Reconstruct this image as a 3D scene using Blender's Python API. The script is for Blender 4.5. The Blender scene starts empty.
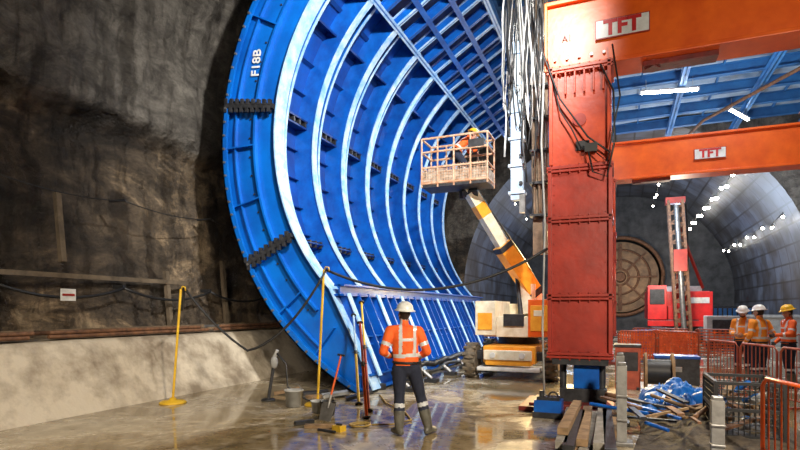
import bpy, math, random
from mathutils import Vector, Matrix, Euler, noise
random.seed(7)
V=Vector
scene=bpy.context.scene
COL=scene.collection

# ---------------------------------------------------------------- materials
def new_mat(name):
    m=bpy.data.materials.new(name); m.use_nodes=True
    nt=m.node_tree; b=nt.nodes['Principled BSDF']
    return m,nt,b
def mat(name,c1,c2=None,rough=.5,metal=0,scale=4,bump=0,bscale=None,spec=.5,detail=6,rough2=None,lo=.35,hi=.65):
    m,nt,b=new_mat(name)
    N=nt.nodes; L=nt.links
    c1=tuple(c1)+(1,)
    b.inputs['Roughness'].default_value=rough
    b.inputs['Metallic'].default_value=metal
    b.inputs['Specular IOR Level'].default_value=spec
    if c2 is None: c2=tuple(x*.72 for x in c1[:3])
    c2=tuple(c2)[:3]+(1,)
    geo=N.new('ShaderNodeNewGeometry')
    nz=N.new('ShaderNodeTexNoise'); nz.inputs['Scale'].default_value=scale; nz.inputs['Detail'].default_value=detail
    nz.inputs['Roughness'].default_value=.62
    L.new(geo.outputs['Position'],nz.inputs['Vector'])
    rp=N.new('ShaderNodeValToRGB'); rp.color_ramp.elements[0].position=lo; rp.color_ramp.elements[1].position=hi
    rp.color_ramp.elements[0].color=c1; rp.color_ramp.elements[1].color=c2
    L.new(nz.outputs['Fac'],rp.inputs['Fac']); L.new(rp.outputs['Color'],b.inputs['Base Color'])
    if rough2 is not None:
        mr=N.new('ShaderNodeMapRange'); mr.inputs['From Min'].default_value=lo; mr.inputs['From Max'].default_value=hi
        mr.inputs['To Min'].default_value=rough; mr.inputs['To Max'].default_value=rough2
        L.new(nz.outputs['Fac'],mr.inputs['Value']); L.new(mr.outputs['Result'],b.inputs['Roughness'])
    if bump:
        n2=N.new('ShaderNodeTexNoise'); n2.inputs['Scale'].default_value=bscale or scale*4; n2.inputs['Detail'].default_value=5
        L.new(geo.outputs['Position'],n2.inputs['Vector'])
        bp=N.new('ShaderNodeBump'); bp.inputs['Strength'].default_value=bump; bp.inputs['Distance'].default_value=.03
        L.new(n2.outputs['Fac'],bp.inputs['Height']); L.new(bp.outputs['Normal'],b.inputs['Normal'])
    return m
def emis(name,c,s):
    m,nt,b=new_mat(name)
    b.inputs['Base Color'].default_value=tuple(c)+(1,)
    b.inputs['Emission Color'].default_value=tuple(c)+(1,); b.inputs['Emission Strength'].default_value=s
    return m

BLUE=mat('blue_paint',(.001,.090,.47),(.002,.045,.27),.36,.0,1.3,.12,6)
BLUE_R=mat('blue_paint_ring',(.002,.15,.60),(.003,.09,.42),.34,.0,1.3,.12,6)
BLUE_D=mat('blue_paint_dark',(.002,.045,.25),(.002,.025,.14),.45,0,2,.1,6)
BLUE_L=mat('blue_paint_overexposed',(.55,.73,.92),(.18,.45,.82),.4,0,4,.1)  # overexposed flange highlights painted in as a paler blue
BLUE_M=mat('blue_paint_mid',(.004,.13,.55),(.004,.07,.35),.35,0,2.5,.1)
BLUE_DECK=mat('blue_deck_beam',(.03,.17,.42),(.02,.10,.28),.5,0,1.6,.1)
ORANGE=mat('orange_paint',(.86,.14,.012),(.70,.09,.008),.38,0,2,.1)
ORRED=mat('orange_red_paint',(.60,.070,.016),(.40,.038,.012),.42,0,2.4,.15)
REDP=mat('red_oxide_paint',(.40,.034,.018),(.24,.020,.012),.45,0,1.6,.2)
REDDK=mat('dark_red_paint',(.22,.02,.012),(.1,.012,.01),.5,0,5,.2)
STEEL=mat('steel',(.35,.34,.33),(.2,.19,.18),.4,.7,6,.1)
DSTEEL=mat('dark_steel',(.05,.05,.055),(.02,.02,.022),.5,.3,8,.1)
RUST=mat('rusty_steel',(.25,.12,.06),(.10,.05,.03),.7,.2,9,.3)
BLACK=mat('black_rubber',(.012,.012,.014),(.02,.02,.02),.5)
WHITE=mat('white_paint',(.8,.8,.78),(.6,.6,.57),.45,0,6)
YEL=mat('yellow_plastic',(.8,.5,.03),(.6,.36,.02),.45,0,6)
WOOD=mat('timber',(.35,.22,.11),(.18,.11,.055),.8,0,7,.3)
CONC=mat('kerb_concrete',(.62,.54,.42),(.26,.205,.145),.75,0,1.3,.7,7,lo=.40,hi=.62)
CONCP=mat('precast_concrete',(.30,.29,.27),(.17,.16,.15),.8,0,4,.3,14)
TARP=mat('blue_tarp',(.01,.15,.52),(.006,.09,.36),.4,0,3,.4,9)
HIVO=mat('hi_vis_orange',(.95,.16,.02),(.78,.10,.01),.75,0,9,.25,30)
HIVY=mat('hi_vis_yellow_orange',(.95,.36,.03),(.85,.26,.02),.75,0,9,.25,30)
REFL=mat('reflective_tape',(.75,.76,.76),(.6,.61,.62),.35,.1,12)
NAVY=mat('navy_trousers',(.012,.016,.035),(.02,.024,.045),.85,0,9,.3,25)
BOOT=mat('rubber_boot',(.16,.15,.12),(.08,.075,.06),.5,0,9,.2)
SKIN=mat('skin',(.55,.31,.21),(.45,.24,.16),.55,0,20)
HAIR=mat('hair',(.035,.02,.012),(.02,.012,.008),.7,0,40)
GLOVE=mat('glove',(.10,.10,.10),(.05,.05,.05),.8,0,20)
HELM=mat('helmet_shell',(.86,.86,.82),(.75,.75,.7),.3,0,4)
HELMY=mat('helmet_yellow',(.9,.55,.04),(.8,.45,.03),.3,0,4)
LIP=mat('lip',(.42,.16,.12),None,.5)
MESHO=mat('orange_barrier_mesh',(.85,.15,.03),(.6,.08,.02),.6,0,6)
GRAYP=mat('grey_machine_paint',(.45,.46,.45),(.3,.3,.3),.5,0,5)
LAMP=emis('lamp_tube',(.95,.98,1.0),30)
LAMPW=emis('lamp_bulb',(1.0,.93,.8),40)

def rock_mat():
    m,nt,b=new_mat('rock_shotcrete'); N=nt.nodes; L=nt.links
    geo=N.new('ShaderNodeNewGeometry'); sep=N.new('ShaderNodeSeparateXYZ'); L.new(geo.outputs['Position'],sep.inputs[0])
    mp=N.new('ShaderNodeMapping'); mp.inputs['Scale'].default_value=(1,.75,1.25); L.new(geo.outputs['Position'],mp.inputs['Vector'])
    mps=N.new('ShaderNodeMapping'); mps.inputs['Scale'].default_value=(1,1.6,.22); L.new(geo.outputs['Position'],mps.inputs['Vector'])
    def nz(s,d=8,r=.65,dist=0,vec=None):
        n=N.new('ShaderNodeTexNoise'); n.inputs['Scale'].default_value=s; n.inputs['Detail'].default_value=d
        n.inputs['Roughness'].default_value=r; n.inputs['Distortion'].default_value=dist
        L.new((vec or mp).outputs['Vector'],n.inputs['Vector']); return n
    n1=nz(.42,10,.72,.6); n2=nz(2.2,9,.75); n3=nz(9,6)
    r1=N.new('ShaderNodeValToRGB'); e=r1.color_ramp.elements
    e[0].position=.40; e[0].color=(.035,.027,.020,1); e[1].position=.66; e[1].color=(.44,.34,.22,1)
    a=e.new(.48); a.color=(.085,.062,.042,1); a=e.new(.55); a.color=(.17,.125,.082,1); a=e.new(.585); a.color=(.36,.26,.16,1)
    L.new(n1.outputs['Fac'],r1.inputs['Fac'])
    r2=N.new('ShaderNodeValToRGB'); e=r2.color_ramp.elements
    e[0].position=.35; e[0].color=(.11,.095,.08,1); e[1].position=.62; e[1].color=(.24,.215,.18,1)
    L.new(n2.outputs['Fac'],r2.inputs['Fac'])
    ad=N.new('ShaderNodeMath'); ad.operation='MULTIPLY_ADD'; ad.inputs[1].default_value=1.9
    L.new(n1.outputs['Fac'],ad.inputs[0]); L.new(sep.outputs['Z'],ad.inputs[2])
    mr=N.new('ShaderNodeMapRange'); mr.inputs['From Min'].default_value=6.6; mr.inputs['From Max'].default_value=6.85
    L.new(ad.outputs[0],mr.inputs['Value'])
    mx=N.new('ShaderNodeMix'); mx.data_type='RGBA'
    L.new(mr.outputs['Result'],mx.inputs[0]); L.new(r1.outputs['Color'],mx.inputs[6]); L.new(r2.outputs['Color'],mx.inputs[7])
    mu=N.new('ShaderNodeMix'); mu.data_type='RGBA'; mu.blend_type='MULTIPLY'; mu.inputs[0].default_value=.85
    r3=N.new('ShaderNodeValToRGB'); r3.color_ramp.elements[0].position=.40; r3.color_ramp.elements[0].color=(.32,.31,.30,1); r3.color_ramp.elements[1].position=.57
    n4=nz(1.3,9,.78,.8); L.new(n4.outputs['Fac'],r3.inputs['Fac'])
    L.new(mx.outputs[2],mu.inputs[6]); L.new(r3.outputs['Color'],mu.inputs[7])
    # vertical seepage stains
    mu2=N.new('ShaderNodeMix'); mu2.data_type='RGBA'; mu2.blend_type='MULTIPLY'; mu2.inputs[0].default_value=.8
    r4=N.new('ShaderNodeValToRGB'); r4.color_ramp.elements[0].position=.42; r4.color_ramp.elements[0].color=(.30,.28,.26,1); r4.color_ramp.elements[1].position=.53
    n5=nz(1.5,7,.7,.3,mps); L.new(n5.outputs['Fac'],r4.inputs['Fac'])
    L.new(mu.outputs[2],mu2.inputs[6]); L.new(r4.outputs['Color'],mu2.inputs[7])
    L.new(mu2.outputs[2],b.inputs['Base Color'])
    mrr=N.new('ShaderNodeMapRange'); mrr.inputs['From Min'].default_value=.42; mrr.inputs['From Max'].default_value=.56; mrr.inputs['To Min'].default_value=.3; mrr.inputs['To Max'].default_value=.75
    L.new(n5.outputs['Fac'],mrr.inputs['Value']); L.new(mrr.outputs['Result'],b.inputs['Roughness'])
    bp=N.new('ShaderNodeBump'); bp.inputs['Strength'].default_value=1.0; bp.inputs['Distance'].default_value=.13
    am=N.new('ShaderNodeMath'); am.operation='ADD'; L.new(n2.outputs['Fac'],am.inputs[0])
    am2=N.new('ShaderNodeMath'); am2.operation='MULTIPLY'; am2.inputs[1].default_value=.3; L.new(n3.outputs['Fac'],am2.inputs[0]); L.new(am2.outputs[0],am.inputs[1])
    L.new(am.outputs[0],bp.inputs['Height']); L.new(bp.outputs['Normal'],b.inputs['Normal'])
    return m
ROCK=rock_mat()
def floor_mat():
    m,nt,b=new_mat('wet_muddy_concrete'); N=nt.nodes; L=nt.links
    geo=N.new('ShaderNodeNewGeometry')
    def nz(s,d=7,r=.6,dist=0):
        n=N.new('ShaderNodeTexNoise'); n.inputs['Scale'].default_value=s; n.inputs['Detail'].default_value=d
        n.inputs['Roughness'].default_value=r; n.inputs['Distortion'].default_value=dist
        L.new(geo.outputs['Position'],n.inputs['Vector']); return n
    n1=nz(.62,8,.66,.5); n2=nz(3.5,6,.7)
    r=N.new('ShaderNodeValToRGB'); e=r.color_ramp.elements
    e[0].position=.33; e[0].color=(.27,.215,.14,1); e[1].position=.7; e[1].color=(.60,.52,.39,1)
    a=e.new(.52); a.color=(.42,.355,.255,1)
    L.new(n2.outputs['Fac'],r.inputs['Fac'])
    r2=N.new('ShaderNodeValToRGB'); r2.color_ramp.elements[0].position=.47; r2.color_ramp.elements[1].position=.56
    r2.color_ramp.elements[0].color=(.55,.49,.38,1); r2.color_ramp.elements[1].color=(1,1,1,1)
    L.new(n1.outputs['Fac'],r2.inputs['Fac'])
    mu=N.new('ShaderNodeMix'); mu.data_type='RGBA'; mu.blend_type='MULTIPLY'; mu.inputs[0].default_value=1
    L.new(r.outputs['Color'],mu.inputs[6]); L.new(r2.outputs['Color'],mu.inputs[7]); L.new(mu.outputs[2],b.inputs['Base Color'])
    mr=N.new('ShaderNodeMapRange'); mr.inputs['From Min'].default_value=.49; mr.inputs['From Max'].default_value=.58
    mr.inputs['To Min'].default_value=.04; mr.inputs['To Max'].default_value=.33
    L.new(n1.outputs['Fac'],mr.inputs['Value']); L.new(mr.outputs['Result'],b.inputs['Roughness'])
    b.inputs['Specular IOR Level'].default_value=.75
    bp=N.new('ShaderNodeBump'); bp.inputs['Distance'].default_value=.02
    m2=N.new('ShaderNodeMapRange'); m2.inputs['From Min'].default_value=.49; m2.inputs['From Max'].default_value=.6
    m2.inputs['To Min'].default_value=.05; m2.inputs['To Max'].default_value=.7
    L.new(n1.outputs['Fac'],m2.inputs['Value']); L.new(m2.outputs['Result'],bp.inputs['Strength'])
    L.new(n2.outputs['Fac'],bp.inputs['Height']); L.new(bp.outputs['Normal'],b.inputs['Normal'])
    return m
FLOOR=floor_mat()
def lining_mat():
    m,nt,b=new_mat('lining_panels'); N=nt.nodes; L=nt.links
    uv=N.new('ShaderNodeUVMap'); br=N.new('ShaderNodeTexBrick')
    br.offset=.0; br.inputs['Scale'].default_value=1; br.inputs['Brick Width'].default_value=1.5; br.inputs['Row Height'].default_value=.95
    br.inputs['Mortar Size'].default_value=.05
    br.inputs['Color1'].default_value=(.12,.14,.18,1); br.inputs['Color2'].default_value=(.07,.08,.11,1); br.inputs['Mortar'].default_value=(.025,.03,.04,1)
    L.new(uv.outputs[0],br.inputs['Vector'])
    nz=N.new('ShaderNodeTexNoise'); nz.inputs['Scale'].default_value=.8; nz.inputs['Detail'].default_value=7
    geo=N.new('ShaderNodeNewGeometry'); L.new(geo.outputs['Position'],nz.inputs['Vector'])
    r=N.new('ShaderNodeValToRGB'); r.color_ramp.elements[0].position=.38; r.color_ramp.elements[0].color=(.42,.38,.34,1); r.color_ramp.elements[1].position=.62
    L.new(nz.outputs['Fac'],r.inputs['Fac'])
    mu=N.new('ShaderNodeMix'); mu.data_type='RGBA'; mu.blend_type='MULTIPLY'; mu.inputs[0].default_value=1
    L.new(br.outputs['Color'],mu.inputs[6]); L.new(r.outputs['Color'],mu.inputs[7]); L.new(mu.outputs[2],b.inputs['Base Color'])
    b.inputs['Roughness'].default_value=.42
    return m
LINING=lining_mat()

# ---------------------------------------------------------------- mesh builder
def empty(name,loc=(0,0,0),yaw=0):
    e=bpy.data.objects.new(name,None); e.location=loc; e.rotation_euler=(0,0,yaw); e.empty_display_size=.3; COL.objects.link(e); return e
def frame(d,up=V((0,0,1))):
    d=d.normalized(); up=V(up)
    if abs(d.dot(up))>.98: up=V((0,1,0)) if abs(d.y)<.9 else V((1,0,0))
    s=d.cross(up).normalized(); u=s.cross(d).normalized()
    return d,s,u
class MB:
    def __init__(s): s.v=[];s.f=[];s.m=[];s.sm=[]
    def add(s,vs,fs,mi=0,smooth=False):
        o=len(s.v); s.v+= [V(x) for x in vs]
        for f in fs: s.f.append([i+o for i in f]); s.m.append(mi); s.sm.append(smooth)
    def box(s,c,d,mi=0,rot=None):
        c=V(c); h=[x/2 for x in d]; vs=[]
        for z in(-1,1):
            for y in(-1,1):
                for x in(-1,1):
                    p=V((x*h[0],y*h[1],z*h[2]))
                    if rot: p=Euler(rot).to_matrix()@p
                    vs.append(c+p)
        s.add(vs,[(0,2,3,1),(4,5,7,6),(0,1,5,4),(2,6,7,3),(0,4,6,2),(1,3,7,5)],mi)
    def bar(s,p0,p1,w,h,mi=0,up=(0,0,1),w1=None,h1=None):
        p0=V(p0);p1=V(p1); d,sd,u=frame(p1-p0,up); w1=w if w1 is None else w1; h1=h if h1 is None else h1
        vs=[]
        for p,a,b in((p0,w,h),(p1,w1,h1)):
            for i,j in((-1,-1),(1,-1),(1,1),(-1,1)): vs.append(p+sd*(i*a/2)+u*(j*b/2))
        s.add(vs,[(0,1,2,3),(7,6,5,4),(0,4,5,1),(1,5,6,2),(2,6,7,3),(3,7,4,0)],mi)
    def ibeam(s,p0,p1,w,h,t,mi=0,up=(0,0,1),mf=None):
        p0=V(p0);p1=V(p1); d,sd,u=frame(p1-p0,up)
        s.bar(p0,p1,t,h,mi,up)
        for k in(-1,1):
            o=u*(k*(h/2-t/2)); s.bar(p0+o,p1+o,w,t,mi if mf is None else mf,up)
    def cyl(s,p0,p1,r0,r1=None,n=12,mi=0,caps=True,smooth=True):
        p0=V(p0);p1=V(p1); r1=r0 if r1 is None else r1; d,sd,u=frame(p1-p0); vs=[]
        for p,r in((p0,r0),(p1,r1)):
            for i in range(n):
                a=2*math.pi*i/n; vs.append(p+sd*(r*math.cos(a))+u*(r*math.sin(a)))
        s.add(vs,[(i,(i+1)%n,n+(i+1)%n,n+i) for i in range(n)],mi,smooth)
        if caps:
            s.add(vs[:n],[tuple(range(n))[::-1]],mi); s.add(vs[n:],[tuple(range(n))],mi)
    def tube(s,pts,r,n=6,mi=0):
        pts=[V(p) for p in pts]; vs=[]; fs=[]
        for k,p in enumerate(pts):
            d=(pts[min(k+1,len(pts)-1)]-pts[max(k-1,0)]); d,sd,u=frame(d)
            for i in range(n):
                a=2*math.pi*i/n; vs.append(p+sd*(r*math.cos(a))+u*(r*math.sin(a)))
        for k in range(len(pts)-1):
            for i in range(n):
                fs.append((k*n+i,k*n+(i+1)%n,(k+1)*n+(i+1)%n,(k+1)*n+i))
        fs.append(tuple(range(n))[::-1]); fs.append(tuple(range((len(pts)-1)*n,len(pts)*n)))
        s.add(vs,fs,mi,True)
    def ell(s,c,r,mi=0,M=None,nu=14,nv=9):
        c=V(c); vs=[V((0,0,-r[2]))]
        for j in range(1,nv):
            ph=-math.pi/2+math.pi*j/nv
            for i in range(nu):
                a=2*math.pi*i/nu; vs.append(V((r[0]*math.cos(ph)*math.cos(a),r[1]*math.cos(ph)*math.sin(a),r[2]*math.sin(ph))))
        vs.append(V((0,0,r[2]))); fs=[]
        for i in range(nu): fs.append((0,1+(i+1)%nu,1+i))
        for j in range(nv-2):
            for i in range(nu):
                a=1+j*nu; fs.append((a+i,a+(i+1)%nu,a+nu+(i+1)%nu,a+nu+i))
        a=1+(nv-2)*nu
        for i in range(nu): fs.append((a+i,a+(i+1)%nu,len(vs)-1))
        if M: vs=[M@v for v in vs]
        s.add([c+v for v in vs],fs,mi,True)
    def lathe(s,c,prof,n=24,mi=0,sx=1,sy=1,M=None):
        c=V(c); vs=[];fs=[]
        for r,z in prof:
            for i in range(n):
                a=2*math.pi*i/n; p=V((r*sx*math.cos(a),r*sy*math.sin(a),z))
                vs.append(c+(M@p if M else p))
        for k in range(len(prof)-1):
            for i in range(n): fs.append((k*n+i,k*n+(i+1)%n,(k+1)*n+(i+1)%n,(k+1)*n+i))
        s.add(vs,fs,mi,True)
    def torus(s,c,R,r,axis=(0,0,1),n=24,k=8,mi=0):
        c=V(c); d,sd,u=frame(V(axis)); pts=[c+sd*(R*math.cos(2*math.pi*i/n))+u*(R*math.sin(2*math.pi*i/n)) for i in range(n+1)]
        s.tube(pts,r,k,mi)
    def loft(s,pts,rad,side=(1,0,0),n=12,mi=0):
        """closed limb: chain of points with elliptical radii (along side, across), rounded ends"""
        pts=[V(p) for p in pts]; rad=[(r,r) if not isinstance(r,tuple) else r for r in rad]
        side=V(side); P=[];R=[]; 
        d0=(pts[1]-pts[0]).normalized(); d1=(pts[-1]-pts[-2]).normalized()
        for o,k in((.92,.40),(.55,.83)): P.append((pts[0]-d0*min(rad[0])*o,d0)); R.append((rad[0][0]*k,rad[0][1]*k))
        for i,p in enumerate(pts):
            d=(pts[min(i+1,len(pts)-1)]-pts[max(i-1,0)]).normalized(); P.append((p,d)); R.append(rad[i])
        for o,k in((.55,.83),(.92,.40)): P.append((pts[-1]+d1*min(rad[-1])*o,d1)); R.append((rad[-1][0]*k,rad[-1][1]*k))
        vs=[];fs=[]
        for (p,d),(a,b) in zip(P,R):
            sd=(side-d*side.dot(d))
            if sd.length<.05: sd=d.orthogonal()
            sd.normalize(); u=sd.cross(d).normalized()
            for i in range(n):
                t=2*math.pi*i/n; vs.append(p+sd*(a*math.cos(t))+u*(b*math.sin(t)))
        for k in range(len(P)-1):
            for i in range(n): fs.append((k*n+i,(k+1)*n+i,(k+1)*n+(i+1)%n,k*n+(i+1)%n))
        fs.append(tuple(range(n))); fs.append(tuple(range((len(P)-1)*n,len(P)*n))[::-1])
        s.add(vs,fs,mi,True)
    def mesh(s,name):
        me=bpy.data.meshes.new(name); me.from_pydata([tuple(v) for v in s.v],[],s.f)
        me.polygons.foreach_set('material_index',s.m); me.polygons.foreach_set('use_smooth',s.sm); me.update()
        return me
    def build(s,name,mats,parent=None,bevel=0,local=False):
        if not isinstance(mats,(list,tuple)): mats=[mats]
        if local: org=V((0,0,0))
        else:
            xs=[v.x for v in s.v];ys=[v.y for v in s.v];zs=[v.z for v in s.v]
            org=V(((min(xs)+max(xs))/2,(min(ys)+max(ys))/2,min(zs)))
            s.v=[v-org for v in s.v]
        me=s.mesh(name)
        for m in mats: me.materials.append(m)
        ob=bpy.data.objects.new(name,me); COL.objects.link(ob); ob.location=org
        if parent:
            ob.parent=parent
            if not local: ob.location=org-parent.location
        if bevel:
            b=ob.modifiers.new('bevel','BEVEL'); b.width=bevel; b.segments=2; b.limit_method='ANGLE'
        return ob
def text(name,body,loc,size,rot,m,parent=None,ext=.004,bold=0):
    c=bpy.data.curves.new(name,'FONT'); c.body=body; c.size=size; c.extrude=ext; c.align_x='CENTER'; c.align_y='CENTER'; c.offset=bold
    c.materials.append(m); o=bpy.data.objects.new(name,c); COL.objects.link(o); o.rotation_euler=rot; o.location=V(loc)-(parent.location if parent else V((0,0,0)))
    if parent: o.parent=parent
    return o
def sag(p0,p1,s,n=14):
    p0=V(p0);p1=V(p1); return [p0.lerp(p1,i/n)-V((0,0,s*4*(i/n)*(1-i/n))) for i in range(n+1)]

# ---------------------------------------------------------------- cavern shell
FY0,FY1,FYE=-6,30.5,50
mb=MB(); mb.add([(-9.3,FY0,0),(10.5,FY0,0),(10.5,FYE,0),(-9.3,FYE,0),(-9.3,FY0,-.3),(10.5,FY0,-.3),(10.5,FYE,-.3),(-9.3,FYE,-.3)],
 [(0,1,2,3),(7,6,5,4),(0,4,5,1),(1,5,6,2),(2,6,7,3),(3,7,4,0)]); mb.build('floor',FLOOR)

def rock_strip(name,prof,amp,y0=FY0,y1=FY1,dy=.3,step=.3):
    pts=[]
    for a,b in zip(prof[:-1],prof[1:]):
        a=V((a[0],0,a[1]));b=V((b[0],0,b[1])); k=max(1,int((b-a).length/step))
        for i in range(k): pts.append((a.lerp(b,i/k),(b-a).normalized()))
    pts.append((V((prof[-1][0],0,prof[-1][1])),pts[-1][1]))
    ny=int((y1-y0)/dy); vs=[];fs=[]
    for j in range(ny+1):
        y=y0+(y1-y0)*j/ny
        for p,t in pts:
            n=V((t.z,0,-t.x)); q=V((p.x,y,p.z))
            k=amp*(noise.fractal(q*.45,1.0,2.0,5)+.45*noise.noise(q*2.3)+.2*noise.noise(q*5.5))
            vs.append(q+n*k)
    m=len(pts)
    for j in range(ny):
        for i in range(m-1): fs.append((j*m+i,j*m+i+1,(j+1)*m+i+1,(j+1)*m+i))
    b=MB(); b.add(vs,fs,0,True); return b.build(name,ROCK)
rock_strip('wall_left',[(-9.6,0.6),(-9.9,1.6),(-10.25,3.5),(-10.45,5.5),(-9.95,5.95),(-10.1,7.5),(-9.9,9.2),(-9.2,11)],.24,dy=.15,step=.15)
rock_strip('ceiling',[(-9.2,11),(-7,13),(-3.5,14.4),(0,14.8),(3.5,14.4),(7,13),(9.2,11)],.25,dy=.6)
rock_strip('wall_right',[(9.2,11),(9.9,8),(10.2,4),(10.2,-.1)],.15,dy=.6)
mb=MB(); mb.box((0,FY0-.1,7),(22,.3,16)); mb.build('wall_front',ROCK)
mb=MB(); ys=[-6+ i*.25 for i in range(147)]; prof=[(-8.05,-.02),(-8.12,.1),(-8.35,.42),(-8.55,.75),(-8.75,1.1),(-8.85,1.16),(-9.75,1.18),(-9.9,-.02)]
vs=[];fs=[]
for y in ys:
    for k,(x,z) in enumerate(prof):
        o=(noise.noise(V((x*2,y*.8,z*2)))*.06+noise.noise(V((x*3,y*2.8,z*4)))*.03) if 0<k<6 else 0
        vs.append((x+o,y,z+o*.4))
n=len(prof)
for j in range(len(ys)-1):
    for i in range(n-1): fs.append((j*n+i,(j+1)*n+i,(j+1)*n+i+1,j*n+i+1))
mb.add(vs,fs,0,True); mb.build('trim_kerb',CONC)

def arch(R=8.5,zs=3.0,n=40):
    P=[(-R,0),(-R,1),(-R,2)]
    for i in range(n+1):
        a=math.pi*(1-i/n); P.append((R*math.cos(a),zs+R*math.sin(a)))
    return P+[(R,2),(R,1),(R,0)]
AP=arch()
vs=[];fs=[];uv=[]
ys=[FY1+i*(FYE-FY1)/13 for i in range(14)]; n=len(AP)
L=[0]
for a,b in zip(AP[:-1],AP[1:]): L.append(L[-1]+math.dist(a,b))
for y in ys:
    for x,z in AP: vs.append((x,y,z))
for j in range(13):
    for i in range(n-1):
        fs.append((j*n+i,j*n+i+1,(j+1)*n+i+1,(j+1)*n+i)); uv+=[(ys[j],L[i]),(ys[j],L[i+1]),(ys[j+1],L[i+1]),(ys[j+1],L[i])]
me=bpy.data.meshes.new('wall_lining'); me.from_pydata(vs,[],fs); l=me.uv_layers.new(name='UVMap')
for i,u in enumerate(uv): l.data[i].uv=u
me.materials.append(LINING); 
for p in me.polygons: p.use_smooth=True
lin=bpy.data.objects.new('wall_lining',me); COL.objects.link(lin)
mb=MB(); vs=[];fs=[]
for x,z in AP:
    c=V((0,0,4)); d=(V((x,0,z))-c); d.normalize(); o=V((x,0,z))+d*7
    if z<=2: o=V((x*1.4,0,z))
    vs+=[(x,FY1,z),(o.x,FY1,o.z)]
for i in range(n-1): fs.append((2*i,2*i+1,2*i+3,2*i+2))
mb.add(vs,fs); mb.build('wall_portal',ROCK)
mb=MB(); vs=[];fs=[]; C=V((0,0,4.6)); K=72
def hit(a):
    d=V((math.cos(a),0,math.sin(a))); best=99
    poly=AP+[(-8.5,0)]
    for p,q in zip(poly[:-1],poly[1:]):
        e=(q[0]-p[0],q[1]-p[1]); den=d.x*e[1]-d.z*e[0]
        if abs(den)<1e-9: continue
        t=((p[0]-C.x)*e[1]-(p[1]-C.z)*e[0])/den; s_=((p[0]-C.x)*d.z-(p[1]-C.z)*d.x)/den
        if t>0 and -1e-6<=s_<=1+1e-6: best=min(best,t)
    return best
for i in range(K):
    a=2*math.pi*i/K; d=V((math.cos(a),0,math.sin(a)))
    vs+=[C+d*3.3+V((0,FYE-.02,0)),C+d*hit(a)+V((0,FYE-.02,0)),C+d*3.3+V((0,FYE+4,0)),C+V((0,FYE+4,0))]
for i in range(K):
    j=(i+1)%K; fs+=[(4*i,4*j,4*j+1,4*i+1),(4*i,4*i+2,4*j+2,4*j),(4*i+2,4*i+3,4*j+2)]
mb.add(vs,fs); mb.build('wall_back',mat('end_wall_rock',(.10,.10,.10),(.04,.04,.04),.8,0,1.2,.5,4))
mb=MB()
mb.torus((0,FYE-.15,4.6),3.35,.16,(0,1,0),56,8,1)
mb.cyl((0,FYE+3.0,4.6),(0,FYE+.9,4.6),3.2,3.1,48,0)
for r in(.7,1.5,2.4): mb.torus((0,FYE+.85,4.6),r,.1,(0,1,0),40,6,1)
for i in range(8):
    a=math.pi*i/4; mb.bar((.6*math.cos(a),FYE+.8,4.6+.6*math.sin(a)),(2.9*math.cos(a),FYE+.8,4.6+2.9*math.sin(a)),.3,.15,1)
mb.cyl((0,FYE+.9,4.6),(0,FYE+.5,4.6),.5,.4,20,1)
mb.build('boring_machine_cutterhead',[mat('cutter_brown',(.32,.19,.09),(.15,.09,.045),.55,.2,2),RUST])

# ---------------------------------------------------------------- blue formwork
CX,CZ=-2.3,5.5
Y0,Y1=9.8,21.9
def cp(R,th,y): t=math.radians(th); return V((CX-R*math.cos(t),y,CZ+R*math.sin(t)))
RS,RI=5.27,4.74
TOP=50
def prof_skin():
    P=[V((-5.0,0,.06)),V((-5.48,0,.9))]
    t=-45
    while t<=TOP: P.append(cp(RS,t,0)); t+=2.5
    return P
def prof_in():
    P=[V((-4.64,0,.06)),V((-5.07,0,1.05))]
    t=-45
    while t<=TOP: P.append(cp(RI,t,0)); t+=2.5
    return P
def extrude_prof(mb,P,y0,y1,off,mi):
    n=len(P); vs=[]
    for y in(y0,y1):
        for i,p in enumerate(P):
            t=(P[min(i+1,n-1)]-P[max(i-1,0)]).normalized(); nn=V((-t.z,0,t.x))
            vs.append(V((p.x,y,p.z))); vs.append(V((p.x,y,p.z))+nn*off)
    fs=[];m=2*n
    for i in range(n-1):
        a=2*i; fs+=[(a,a+2,m+a+2,m+a),(a+1,m+a+1,m+a+3,a+3),(a,a+1,a+3,a+2),(m+a,m+a+2,m+a+3,m+a+1)]
    fs+=[(0,m,m+1,1),(2*n-2,2*n-1,m+2*n-1,m+2*n-2)]
    mb.add(vs,fs,mi,False)
def web(mb,A,B,y,t,mi):
    n=len(A); vs=[]
    for yy in(y-t/2,y+t/2):
        for a,b in zip(A,B): vs+= [(a.x,yy,a.z),(b.x,yy,b.z)]
    fs=[];m=2*n
    for i in range(n-1):
        a=2*i; fs+=[(a,a+2,a+3,a+1),(m+a,m+a+1,m+a+3,m+a+2)]
    mb.add(vs,fs,mi)
FW=empty('tunnel_formwork',(-6,15,0))
PS,PI_=prof_skin(),prof_in()
mb=MB(); extrude_prof(mb,PS,Y0+.18,Y1,.05,0)
mb.build('skin_plate',[BLUE],FW)
mb=MB(); mbf=MB()
NR=9; DY=(Y1-Y0-.2)/(NR-1)
for k in range(NR):
    y=Y0+.12+k*DY
    if k>0: web(mb,PI_,PS,y,.04,0)
    y0_,y1_=(Y0-.03,Y0+.33) if k==0 else (y-.07,y+.12)
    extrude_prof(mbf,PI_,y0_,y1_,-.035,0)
    if k<NR-1:
        P2=[a.lerp(b,.35) for a,b in zip(PI_,PS)]
        web(mb,P2,PS,y+DY*.36,.03,0)
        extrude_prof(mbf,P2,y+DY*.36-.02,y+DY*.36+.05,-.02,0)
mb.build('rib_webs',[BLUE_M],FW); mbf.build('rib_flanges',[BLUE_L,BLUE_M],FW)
mb=MB()
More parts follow.
